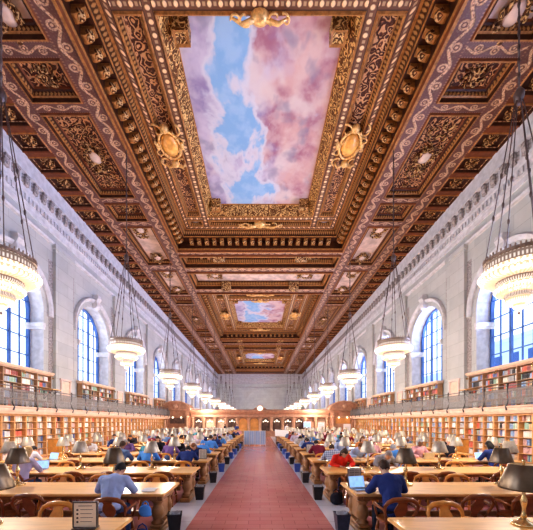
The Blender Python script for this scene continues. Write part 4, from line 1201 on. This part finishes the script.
def person_meshes(kind, vox, lean, hp, hands, standing=False):
    hip, mid, ch, nk, hd, th, hpr = pose_points(lean, hp, hands)
    sh = [Vector((s*.185, ch.y+.01, ch.z+.045)) for s in (-1,1)]
    if standing:
        hip = Vector((0,0,.93)); mid = Vector((0,.01,1.13)); ch = Vector((0,0,1.32)); nk = Vector((0,.0,1.46)); hd = Vector((0,.03,1.60)); sh = [Vector((s*.185,0,1.40)) for s in (-1,1)]
        elb = [Vector((s*.25,-.03,1.12)) for s in (-1,1)]; wr = [Vector((s*.25,.07,.90)) for s in (-1,1)]
        kn = [Vector((-.1,.06,.50)), Vector((.1,-.02,.50))]; an = [Vector((-.1,.12,.09)), Vector((.1,-.2,.11))]; hj = [Vector((s*.09,0,.88)) for s in (-1,1)]
    else:
        wr = [Vector((s*hands[0], hands[1], TT+.045)) for s in (-1,1)]
        if len(hands) > 2: wr[0] = Vector((-hands[2], hands[3], TT+.045))
        elb = []
        for i, s in enumerate((-1,1)):
            m_ = (sh[i] + wr[i])/2
            elb.append(Vector((s*.30, m_.y - .06, max(.81, m_.z - .10))))
        kn = [Vector((s*.105, .39, .49)) for s in (-1,1)]; an = [Vector((s*.13, .36, .10)) for s in (-1,1)]; hj = [Vector((s*.10, 0, .562)) for s in (-1,1)]
    rot = Matrix.Rotation(-(min(hpr+th*.6, 1.1) if not standing else .1), 4, 'X')
    H = lambda v: hd + (rot @ Vector(v))
    # body
    b = bmesh.new()
    cap(b, hip, mid, .135, .13); cap(b, mid, ch, .13, .15); ell(b, ch + Vector((0,-.01,0)), .19, .115, .13)
    cap(b, sh[0], sh[1], .065, .065); cap(b, ch, nk, .09, .058); cap(b, nk, H((0,-.01,-.03)), .053, .052)
    ell(b, H((0,0,.015)), .078, .098, .115, rot); ell(b, H((0,.035,-.06)), .056, .06, .06, rot)   # skull, jaw
    ell(b, H((0,.103,-.02)), .014, .022, .022, rot); ell(b, H((0,.085,-.062)), .026, .016, .008, rot); ell(b, H((0,.085,-.085)), .024, .018, .014, rot)
    ell(b, H((0,.085,.025)), .055, .02, .014, rot)
    for s in (-1,1): ell(b, H((s*.08,-.008,-.005)), .014, .024, .034, rot)
    for i, s in enumerate((-1,1)):
        cap(b, sh[i], elb[i], .054, .042); cap(b, elb[i], wr[i], .042, .027)
        d = (wr[i]-elb[i]).normalized()
        if not standing: d = Vector((d.x*.8 - s*.1, abs(d.y)+.5, 0)).normalized()
        side = Vector((d.y, -d.x, 0)).normalized() if not standing else Vector((0,1,0))
        dn = Vector((0,0,-1)) if not standing else Vector((-s,0,0))
        pc = wr[i] + d*.05
        ell(b, pc, .036, .045, .018, Matrix.Translation((0,0,0)) @ d.to_track_quat('Y','Z').to_matrix().to_4x4())
        for f in range(4):
            o0 = wr[i] + d*.085 + side*(f-1.5)*.02
            l = (.062,.072,.068,.052)[f]
            k1 = o0 + d*l*.55 + dn*.004; k2 = k1 + d*l*.45 + dn*.020
            cap(b, o0, k1, .0095, .0088, 6); cap(b, k1, k2, .0088, .0075, 6)
        t0 = wr[i] + d*.035 - side*s*-.03*(-1); t0 = wr[i] + d*.03 + side*(-s)*.032
        cap(b, t0, t0 + d*.04 + side*(-s)*.024, .0115, .009, 6)
        cap(b, hj[i], kn[i], .080, .058); cap(b, kn[i], an[i], .060, .04)
        cap(b, an[i] + Vector((0,-.03,-.04)), an[i] + Vector((0,.15,-.055)), .04, .03)
    body = remesh(b, vox, kind + '_body')
    # shirt
    b = bmesh.new()
    e = .014
    cap(b, hip + Vector((0,0,-.01)), mid, .152, .15); ell(b, hip+Vector((0,-.01,.02)), .185, .135, .10)
    cap(b, mid, ch, .148, .165); ell(b, ch + Vector((0,-.015,0)), .215, .135, .15); ell(b, (mid+ch)/2, .19, .135, .17)
    cap(b, sh[0], sh[1], .085, .085); cap(b, ch, ch + (nk-ch)*.72, .11, .074)
    for i in (0,1):
        cap(b, sh[i], elb[i], .076, .062); cap(b, elb[i], elb[i] + (wr[i]-elb[i])*.94, .062, .042)
    shirt = remesh(b, vox*1.3, kind + '_shirt')
    b = bmesh.new()
    for i in (0,1):
        cap(b, hj[i], kn[i], .092, .072); cap(b, kn[i], an[i] + Vector((0,0,-.0)), .07, .055)
    ell(b, hip + Vector((0,0,-.01)), .18, .145, .095)
    trousers = remesh(b, vox*1.4, kind + '_trousers')
    m = MB(); 
    for i in (0,1):
        a = an[i]; 
        m.loft([[(a.x + w*math.cos(t), a.y + .06 + l*math.sin(t), z) for t in [2*PI*q/14 for q in range(14)]] for w, l, z in ((.05,.145,max(0,a.z-.10)),(.054,.15,a.z-.075),(.05,.13,a.z-.03),(.04,.07,a.z+.0))], 0, caps=True, smooth=True)
    shoes = m.mesh(kind + '_shoes', [M['black']])
    out = {'body': body, 'shirt': shirt, 'trousers': trousers, 'shoe_pair': shoes}
    for hk in ('short', 'long'):
        b = bmesh.new()
        ell(b, H((0,-.012,.022)), .088, .107, .122, rot)
        if hk == 'long':
            ell(b, H((0,-.06,-.06)), .092, .065, .13, rot); cap(b, H((-.07,-.03,-.02)), H((-.075,-.02,-.14)), .035, .03); cap(b, H((.07,-.03,-.02)), H((.075,-.02,-.14)), .035, .03)
        inv = rot.inverted()
        me = None
        dele = []
        for v in b.verts:
            q = inv @ (v.co - hd)
            if q.y > .045 + .0 and q.z < .062: dele.append(v)
            elif hk == 'short' and (q.z < -.082 or (q.z < .02 and q.y > .02) or (q.z < -.03 and q.y > -.03)): dele.append(v)
        bmesh.ops.delete(b, geom=dele, context='VERTS')
        for v in b.verts: v.co += Vector((R.uniform(-.004,.004), R.uniform(-.004,.004), R.uniform(-.004,.004)))
        for f in b.faces: f.smooth = True
        me = bpy.data.meshes.new(kind + '_hair'); b.to_mesh(me); b.free(); me.materials.append(None); out['hair_'+hk] = me
    m = MB()
    for s in (-1,1): m.ball(H((s*.031,.089,.006)), .012, .008, .009, 8, 5)
    out['eyes'] = m.mesh(kind + '_eyes', [M['ink']])
    return out
POSES = {
 'write_hi': person_meshes('write_hi', .0085, 30, 38, (.20,.40,.10,.42)),
 'type_hi': person_meshes('type_hi', .0085, 26, 22, (.13,.42)),
 'write': person_meshes('write', .016, 32, 32, (.14,.42)),
 'read': person_meshes('read', .016, 14, 24, (.16,.40)),
 'slump': person_meshes('slump', .016, 38, 34, (.20,.46)),
 'stand': person_meshes('stand', .016, 0, 0, None, True),
}
CL = {}
CLC = {'navy':(.035,.06,.22),'light blue':(.40,.52,.82),'sky blue':(.10,.32,.80),'white':(.72,.73,.80),'grey':(.36,.38,.44),'lavender':(.55,.52,.72),'red':(.78,.05,.035),'maroon':(.22,.03,.06),'black':(.03,.03,.045),'teal':(.08,.32,.42),'purple':(.22,.14,.38),'pink':(.70,.40,.45),'slate blue':(.16,.24,.42),'orange':(.70,.27,.10),'denim':(.12,.20,.40)}
for kk, v in CLC.items(): CL[kk] = plain(kk.replace(' ','_') + '_cloth', v, .85, 0, .07, 9, spec=.15)
def plaid():
    t = NT('grey_blue_checked_cloth'); sp, v = t.xyz()
    a = t.step(t.m('SINE', t.m('MULTIPLY', sp[0], 110)), -.2, .2); b = t.step(t.m('SINE', t.m('MULTIPLY', sp[2], 110)), -.2, .2)
    t.col(t.mix(t.m('MULTIPLY', t.m('ADD', a, b), .5), (.16,.22,.38), (.62,.66,.76))); t.set(.85, 0, .15); return t.mat
CL['checked blue'] = plaid()
TR = {'dark': plain('dark_trousers', (.025,.028,.045), .85, 0, .2, 14, spec=.1), 'jeans': plain('blue_jeans', (.08,.13,.28), .85, 0, .2, 14, spec=.1)}
HR = {'black': plain('black_hair', (.018,.015,.018), .75, 0, .3, 40), 'dark brown': plain('dark_brown_hair', (.06,.032,.02), .75, 0, .3, 40), 'brown': plain('brown_hair', (.20,.09,.04), .75, 0, .3, 40), 'grey': plain('grey_hair', (.36,.36,.38), .75, 0, .2, 40), 'blond': plain('blond_hair', (.55,.36,.16), .75, 0, .2, 40)}
HOOD = {}
LABS = set()
def person(pose, loc, rz, top, hair, label, long=False, trousers='dark', skin='skin', eyes=True, hat=None):
    P = POSES[pose]
    if pose != 'stand': loc = (loc[0] - .035*math.sin(rz), loc[1] + .035*math.cos(rz), 0)
    root = empty('person', loc, rz)
    def add(name, me, mt):
        o = link(name, me, root)
        if mt is not None:
            o.material_slots[0].link = 'OBJECT'; o.material_slots[0].material = mt
        return o
    add('body', P['body'], M[skin]); add('shirt', P['shirt'], CL[top]); add('trousers', P['trousers'], TR[trousers]); add('shoe_pair', P['shoe_pair'], None)
    add('hair', P['hair_long' if long else 'hair_short'], HR[hair] if hat is None else CL[hat])
    if eyes: add('eyes', P['eyes'], None)
    tag(root, label, 'person', 'seated readers' if pose != 'stand' else 'people standing')
    return root
PEOPLE = [  # side, row, seat side, seat, pose, top, hair, long, label
 (-1,1,'near',0,'write_hi','light blue','black',False,'person in light blue shirt seen from behind, writing at the second left-side table'),
 (1,1,'near',0,'type_hi','navy','dark brown',False,'person in navy sweater seen from behind, leaning over a laptop'),
 (1,2,'far',0,'write','red','dark brown',True,'person in bright red top leaning on the table behind a lamp'),
 (1,3,'near',0,'write','checked blue','dark brown',False,'person in grey and blue checked shirt seen from behind'),
 (1,4,'near',0,'write','maroon','black',False,'person in maroon sweater seen from behind near the aisle'),
 (1,5,'near',0,'slump','navy','black',False,'person in navy jacket bent low, behind the person in maroon'),
 (-1,3,'near',0,'slump','navy','black',False,'person in navy jacket hunched over the fourth left-side table by the aisle'),
 (-1,4,'near',0,'write','sky blue','sky',False,'person in bright sky blue hooded top by the aisle'),
 (-1,3,'far',0,'write','navy','brown',True,'person in navy top with brown hair, facing the camera by the aisle'),
 (-1,5,'near',0,'read','sky blue','dark brown',False,'person in sky blue top with dark brown hair, sixth left-side table'),
 (-1,2,'near',3,'read','lavender','blond',True,'person in lavender top with long blond hair behind the bronze lamp'),
 (-1,3,'near',4,'slump','white','black',False,'person in white shirt leaning sideways toward an open laptop by the bookcases'),
 (-1,3,'near',2,'read','slate blue','dark brown',False,'person in slate blue top with back turned, third seat of the fourth left-side table'),
 (-1,4,'near',1,'write','purple','black',True,'person in purple top with long black hair at the fifth left-side table'),
 (-1,4,'near',2,'slump','teal','brown',False,'person in teal top slumped over the fifth left-side table'),
 (-1,5,'far',1,'read','white','black',False,'person in white top facing the camera at the sixth left-side table'),
 (1,2,'far',1,'slump','grey','grey',False,'grey-haired person in grey top bent over the third right-side table'),
 (1,3,'far',1,'write','light blue','brown',False,'person in light blue shirt leaning forward beyond the person in navy sweater'),
 (1,3,'near',2,'write','sky blue','grey',False,'grey-haired person in blue sweater seen from behind, away from the aisle'),
 (1,4,'far',2,'read','orange','brown',True,'person with long brown hair and orange top facing the camera'),
 (1,3,'near',4,'read','navy','black',True,'person in navy top with long black hair using a white laptop by the bookcases'),
 (1,4,'near',4,'slump','black','black',False,'person in black top bent over the fifth right-side table near the bookcases'),
]
done = {}
for (sg,k,sd,i,pose,top,hair,lg,lab) in PEOPLE:
    x, y = seat_spot(sg,k,sd,i); pull = .24 if k == 1 else .22 if pose == 'slump' else .16
    y += -pull if sd == 'near' else pull
    rot = {(-1,1,'near',0):.02, (1,1,'near',0):.02}.get((sg,k,sd,i), R.uniform(-.12,.12))
    done[(sg,k,sd,i)] = True
    hat = 'sky blue' if hair == 'sky' else None
    person(pose, (x, y - .0, 0), (0 if sd == 'near' else PI) + rot, top, 'black' if hat else hair, lab, lg, R.choice(['dark','jeans']), R.choice(['skin','skin','skin','skin_dark']) if not pose.endswith('hi') else 'skin', sd == 'far', hat)
    place_chair(sg,k,sd,i,pull,rot)
# readers farther along the hall
tops = ['navy','light blue','sky blue','white','grey','lavender','black','slate blue','denim','purple','maroon','teal','pink','white','navy','light blue']
hairs = ['black','dark brown','brown','black','grey','blond','dark brown']
cnt = 0
for sg in (-1,1):
    for k in range(2, NROW):
        for sd in ('near','far'):
            for i in range(5):
                if (sg,k,sd,i) in done or (sg > 0 and k in (10,11) and i == 0): continue
                if (sg, k+1 if sd == 'far' else k-1, 'near' if sd == 'far' else 'far', i) in done: continue
                pr = .0 if k < 3 else (.34 if k == 3 else .58 if k < 6 else .68)
                if i == 0 and k > 4: pr = .75
                if k > 8 and i > 2: pr *= .5
                if R.random() > pr: continue
                x, y = seat_spot(sg,k,sd,i); y += -.2 if sd == 'near' else .2
                px = 260 + FOC*x/y
                if px < 5 or px > 528: continue
                top = R.choice(tops); hair = R.choice(hairs); lg = R.random() < .35
                done[(sg,k,sd,i)] = True; cnt += 1; rot = R.uniform(-.15,.15)
                person(R.choice(['write','read','slump']), (x,y,0), (0 if sd == 'near' else PI) + rot, top, hair,
                       'person in %s top with %s hair, %s side, %s seat, %s %s table' % (top, hair, sd, nth(i+1), nth(k+1), SIDE[sg]), lg, R.choice(['dark','jeans']), R.choice(['skin','skin','skin_dark']), sd == 'far' and k < 8)
                place_chair(sg,k,sd,i,.2,rot)
for sg in (-1,1):
    for k in range(0, 12):
        for sd in ('near','far'):
            for i in range(5):
                if (sg,k,sd,i) in done or (sg > 0 and k in (10,11) and i == 0): continue
                if k > 7 and i > 2: continue
                place_chair(sg,k,sd,i, R.uniform(.0,.03), R.uniform(-.08,.08))
# a few people on their feet near the glass screen and the desks
for (x,y,rz,top,hair,lab) in [(-2.6,34.4,2.6,'navy','black','standing person in navy top behind the left-side service desk'),(-4.0,35.2,1.2,'black','dark brown','standing person in black top near the left-side grey racks'),(3.0,34.6,-2.4,'white','black','standing person in white top behind the right-side service desk')]:
    person('stand', (x,y,0), rz, top, hair, lab)
for c in list(CH.values()) + list(lp.values()):
    pass
for key, o in CH.items():
    if key not in chused: drop_tree(o)

# ------------------------------------------------------------------ waste bins by the aisle
def make_bin(mat):
    root = empty('waste_bin')
    m = MB()
    sq = lambda h, z: [(-h,-h,z),(h,-h,z),(h,h,z),(-h,h,z)]
    m.loft([sq(.105,0), sq(.145,.37), sq(.152,.375), sq(.152,.39), sq(.135,.39), sq(.10,.02)], 0); m.quad(sq(.105,0)[::-1]); m.quad(sq(.10,.02))
    m.build('bin_body', mat, root)
    m = MB()
    N = 16
    def wob(h, z): return [(h*math.cos(2*PI*i/N)*(1.25 if i % 4 == 2 else 1.0), h*math.sin(2*PI*i/N)*(1.25 if i % 4 == 2 else 1.0), z + .02*math.sin(i*2.4)) for i in range(N)]
    m.loft([wob(.112,.36), wob(.12,.405), wob(.10,.40), wob(.08,.30)], 0, smooth=True); m.build('liner', M['liner'], root)
    return root
bn = {'black': make_bin(M['black']), 'dark blue': make_bin(M['navy_bin']), 'blue': make_bin(plain('blue_plastic', (.05,.12,.50), .4, 0, .15, 10))}
ub = set()
for sg in (-1,1):
    for k in range(1, 11):
        c = 'dark blue' if k == 1 and sg > 0 else 'black' if k < 4 else ('blue' if k in (4,6,7,9) else 'black')
        o = copy_tree(bn[c]) if c in ub else bn[c]; ub.add(c)
        o.location = (sg*(1.46 if sg > 0 else 1.52), row_y(k) - .24 + (.12 if k > 1 else 0), 0); o.rotation_euler = (0,0,R.uniform(-.3,.3)); o.scale = (.84,.84,.84)
        tag(o, '%s square waste bin beside the aisle end of the %s %s table' % (c, nth(k+1), SIDE[sg]), 'bin', 'waste bins along the aisle')

# ------------------------------------------------------------------ things on the tables
def sign(x, y, w, h, mat, lab, lean=.15, rz=0.0, icons=False):
    root = empty('sign_holder', (x, y, TT+.002), rz)
    m = MB(); m.bbox(-w/2, w/2, -.06, .06, 0, .015, .004); m.build('base', M['iron'], root)
    m = MB(); m.bbox(-w/2, w/2, -.012, .012, .015, h, .005); p = m.build('panel', mat, root)
    m = MB(); m.box(-w/2-.005, w/2+.005, -.016, .016, h-.012, h+.004); m.box(-w/2-.006, -w/2+.008, -.016, .016, .015, h); m.box(w/2-.008, w/2+.006, -.016, .016, .015, h); m.build('rim', M['iron'], root)
    m = MB()
    if icons:
        m.box(-w*.28, w*.30, -.0145, -.0122, h*.84, h*.86)
        for q in range(4):
            z = h*(.70 - .15*q)
            m.loft([[(-w*.32 + .012*math.cos(2*PI*a/12), yy, z + .012*math.sin(2*PI*a/12)) for a in range(12)] for yy in (-.0145,-.0122)], 0, caps=True)
            m.box(-w*.20, w*(.34 - .06*(q % 2)), -.0145, -.0122, z+.001, z+.006)
    else:
        for q in range(9):
            for r_ in range(2): m.box(-w*.40 + r_*w*.42, -w*.02 + r_*w*.42, -.0145, -.0122, h*(.12+.09*q), h*(.12+.09*q)+.012)
    m.build('printed_lines', M['ink'], p)
    tag(root, lab, 'sign'); return root
sign(-2.0, 3.52, .265, .305, M['signboard'], 'beige sign in a black frame with four bulleted lines on the frontmost table', 0, .04, True)
sign(1.80, 5.86, .24, .335, M['sign_grey'], 'grey framed notice with two columns of print beside the navy sweater person', 0, -.1)
for sg, k, x in ((-1,3,1.9),(1,4,2.0),(1,6,2.2),(-1,7,2.2),(1,8,2.4)):
    sign(sg*x, row_y(k)+.15, .26, .32, M['white'], 'white table sign on the %s %s reading table' % (nth(k+1), SIDE[sg]))
def laptop(x, y, rz, lab, lid='steel'):
    root = empty('laptop', (x, y, TT+.002), rz)
    m = MB(); m.bbox(-.16,.16,-.11,.11,0,.016,.005); b = m.build('base', M[lid], root)
    m = MB(); m.box(-.14,.14,-.03,.08,.0162,.0172); m.build('keyboard', M['black'], b)
    t = Matrix.Translation((0,.112,.012)) @ Matrix.Rotation(-.28, 4, 'X')
    m = MB(); m.box(-.16,.16,-.004,.004,0,.215,0,t); s = m.build('lid', M[lid], root)
    m = MB(); m.box(-.15,.15,-.0055,-.0042,.012,.205,0,t); m.build('screen', M['screen'], s)
    tag(root, lab, 'laptop')
laptop(1.70+.12, row_y(1)-.18, .25, 'silver laptop with lit blue screen in front of the navy sweater person')
laptop(-5.62, row_y(2)-.05, .2, 'silver laptop with lit blue screen on the third left-side table')
laptop(-6.75, row_y(3)-.15, -.2, 'silver laptop before the person in white leaning shirt')
laptop(7.2, row_y(3)-.12, .1, 'white laptop of the person with long black hair by the bookcases', 'white')
n = 0
for sg in (-1,1):
    for k in range(3, 11):
        for i in range(5):
            for sd in ('near','far'):
                if (sg,k,sd,i) not in done: continue
                if (sg,k,i) in ((-1,3,4),(1,3,4)): continue
                x, y = seat_spot(sg,k,sd,i); yy = row_y(k) + (-.06 if sd == 'near' else .10)
                if R.random() < .22 and k < 9 and not (sd == 'far' and (sg,k,'near',i) in done) and i not in (0,2):
                    laptop(x + R.uniform(-.03,.03), row_y(k) + (-.13 if sd == 'near' else .13), (0 if sd == 'near' else PI) + R.uniform(-.2,.2), 'silver laptop at the %s %s-side seat of the %s %s table' % (nth(i+1), sd, nth(k+1), SIDE[sg]))
def papers(x, y, rz, lab, nsh=3, z=TT+.002, w=.21, h=.297):
    root = empty('paper_stack', (x, y, z), rz)
    for q in range(nsh):
        t = Matrix.Rotation(R.uniform(-.2,.2), 4, 'Z')
        m = MB(); m.box(-w/2, w/2, -h/2, h/2, .004*q, .004*q+.003, 0, t); m.build('sheet', M['white'], root)
    tag(root, lab, 'papers')
papers(-1.98, row_y(1)-.22, .1, 'white sheets being written on by the person in light blue')
papers(2.05, row_y(1)+.32, .1, 'white papers at the aisle end of the second right-side table', 6)
papers(2.55, row_y(2)+.02, .2, 'white papers in front of the person in red')
papers(1.98, row_y(3)-.18, .2, 'white papers in front of the person in checked shirt')
papers(-2.5, row_y(3)-.06, .3, 'white papers beside the hunched person in navy jacket')
papers(4.15, row_y(3)+.3, -.3, 'white papers before the person in light blue leaning shirt')
def loose_book(x, y, rz, mat, lab, z=TT+.002, w=.17, h=.24, t=.035):
    root = empty('closed_book', (x, y, z), rz)
    m = MB(); m.box(-w/2,w/2,-h/2,h/2,0,.004); m.box(-w/2,w/2,-h/2,h/2,t-.004,t); m.box(-w/2-.004,-w/2+.004,-h/2,h/2,0,t); m.build('cover', mat, root)
    m = MB(); m.box(-w/2+.004,w/2-.006,-h/2+.006,h/2-.006,.004,t-.004); m.build('page_block', PAGE, root)
    tag(root, lab, 'book')
for (sg,k,x,cn) in ((-1,3,3.25,'navy'),(-1,4,4.0,'maroon'),(1,3,3.2,'tan'),(1,5,3.9,'green'),(-1,6,2.5,'red'),(1,7,2.9,'navy'),(-1,5,5.3,'brown'),(1,4,6.6,'grey')):
    loose_book(sg*x, row_y(k)-.22, R.uniform(-.5,.5), BM[cn], '%s closed book lying on the %s %s reading table' % (cn, nth(k+1), SIDE[sg]))
# bags and jackets
def bag(x, y, z, mat, lab, name='shoulder_bag', s=1.0, strap=True):
    root = empty(name, (x, y, z))
    b = bmesh.new(); ell(b, (0,0,.16*s), .17*s, .10*s, .17*s); ell(b, (0,-.07*s,.11*s), .12*s, .06*s, .09*s); ell(b, (.02,0,.06*s), .16*s, .11*s, .06*s)
    me = remesh(b, .02, name + '_mesh'); o = link('bag_body', me, root); o.material_slots[0].link = 'OBJECT'; o.material_slots[0].material = mat
    if strap:
        m = MB(); m.tube([(-.1*s,0,.26*s),(-.06*s,.02,.36*s),(0,.03,.40*s),(.06*s,.02,.36*s),(.1*s,0,.26*s)], .012, 6); m.build('strap', mat, root)
    tag(root, lab, 'bag')
bag(-1.88, 5.02, .40, CL['sky blue'], 'bright blue bag hanging beside the chair of the light blue shirt person', 'hanging_bag', s=.62)
bag(-1.84, 4.78, 0, CL['navy'], 'dark navy bag on the floor under the hanging blue bag', s=.9)
bag(1.80, 7.25, 0, CL['black'], 'black bag on the floor under the third right-side table', s=.9)
bag(-2.95, row_y(3)-.3, TT+.0, CL['denim'], 'crumpled denim jacket lying on the fourth left-side table', 'folded_jacket', .55, False)
bag(-3.35, row_y(3)+.2, TT+.0, CL['maroon'], 'maroon scarf heaped on the fourth left-side table', 'heaped_scarf', .5, False)
# buildings outside the right-hand windows
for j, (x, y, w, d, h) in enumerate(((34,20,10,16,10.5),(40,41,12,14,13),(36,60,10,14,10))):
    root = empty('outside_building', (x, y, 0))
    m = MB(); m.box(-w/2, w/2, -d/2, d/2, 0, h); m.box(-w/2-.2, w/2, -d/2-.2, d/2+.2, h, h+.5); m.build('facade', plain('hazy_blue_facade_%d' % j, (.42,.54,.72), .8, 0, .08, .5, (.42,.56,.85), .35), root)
    for q in range(3):
        for r_ in range(5):
            m = MB(); m.box(-w/2-.05, -w/2, -d/2 + d*(r_+.25)/5, -d/2 + d*(r_+.75)/5, h*(.35+.2*q), h*(.35+.2*q)+1.5); m.build('window', M['sash'], root)
    tag(root, ['low','tall','middling'][j] + ' hazy blue building seen through the right-side arched windows', 'building')

# ------------------------------------------------------------------ camera and light
cam = bpy.data.cameras.new('camera'); co = bpy.data.objects.new('camera', cam); COL.objects.link(co)
co.location = (0, 0, EYE); co.rotation_euler = (PI/2, 0, 0)
cam.sensor_width = 36; cam.lens = FOC/533*36
cam.shift_x = 6.5/533; cam.shift_y = 157/533
cam.clip_end = 300
SC.camera = co
SC.view_settings.view_transform = 'Standard'
try: SC.view_settings.look = 'Medium High Contrast'
except Exception: SC.view_settings.look = 'None'
SC.view_settings.exposure = .6
w = bpy.data.worlds.new('daylight'); SC.world = w; w.use_nodes = True
nt = w.node_tree; bg = nt.nodes['Background']
tc = nt.nodes.new('ShaderNodeTexCoord'); sp = nt.nodes.new('ShaderNodeSeparateXYZ'); rp = nt.nodes.new('ShaderNodeValToRGB')
nt.links.new(tc.outputs['Generated'], sp.inputs[0]); nt.links.new(sp.outputs[2], rp.inputs[0]); nt.links.new(rp.outputs[0], bg.inputs[0])
rp.color_ramp.elements[0].color = (.80,.88,1,1); rp.color_ramp.elements[1].color = (.62,.78,1,1)
bg.inputs[1].default_value = 1.7
def lamp(name, typ, loc, energy, color, rot=(0,0,0), **kw):
    l = bpy.data.lights.new(name, typ); l.energy = energy; l.color = color
    for k, v in kw.items(): setattr(l, k, v)
    o = bpy.data.objects.new(name, l); COL.objects.link(o); o.location = loc; o.rotation_euler = rot
    return o
for sg in (-1,1):
    for c in CEN:
        if c > 50 and CEN.index(c) % 2: continue
        e = (150 if sg < 0 else 400)*(1 if c < 50 else 2)
        lamp('window_light', 'AREA', (sg*13.6, c, 7.6), e, (.84,.89,1) if sg < 0 else (.46,.58,1), (0, sg*(PI/2 + (.1 if sg < 0 else .45)), 0), shape='RECTANGLE', size=5.2, size_y=3.8, spread=1.9)
for sg in (-1,1):
    for c in CHAN:
        lamp('chandelier_light', 'POINT', (sg*7.0, c[0], c[1]-1.7), 450, (1,.83,.66), shadow_soft_size=.3)
    for y in (14.5, 21.5, 28.5, 35.5):
        lamp('shelf_light', 'AREA', (sg*11.7, y, 2.34), 10, (1,.86,.68), (0, -sg*.9, 0), shape='RECTANGLE', size=.15, size_y=6.6)
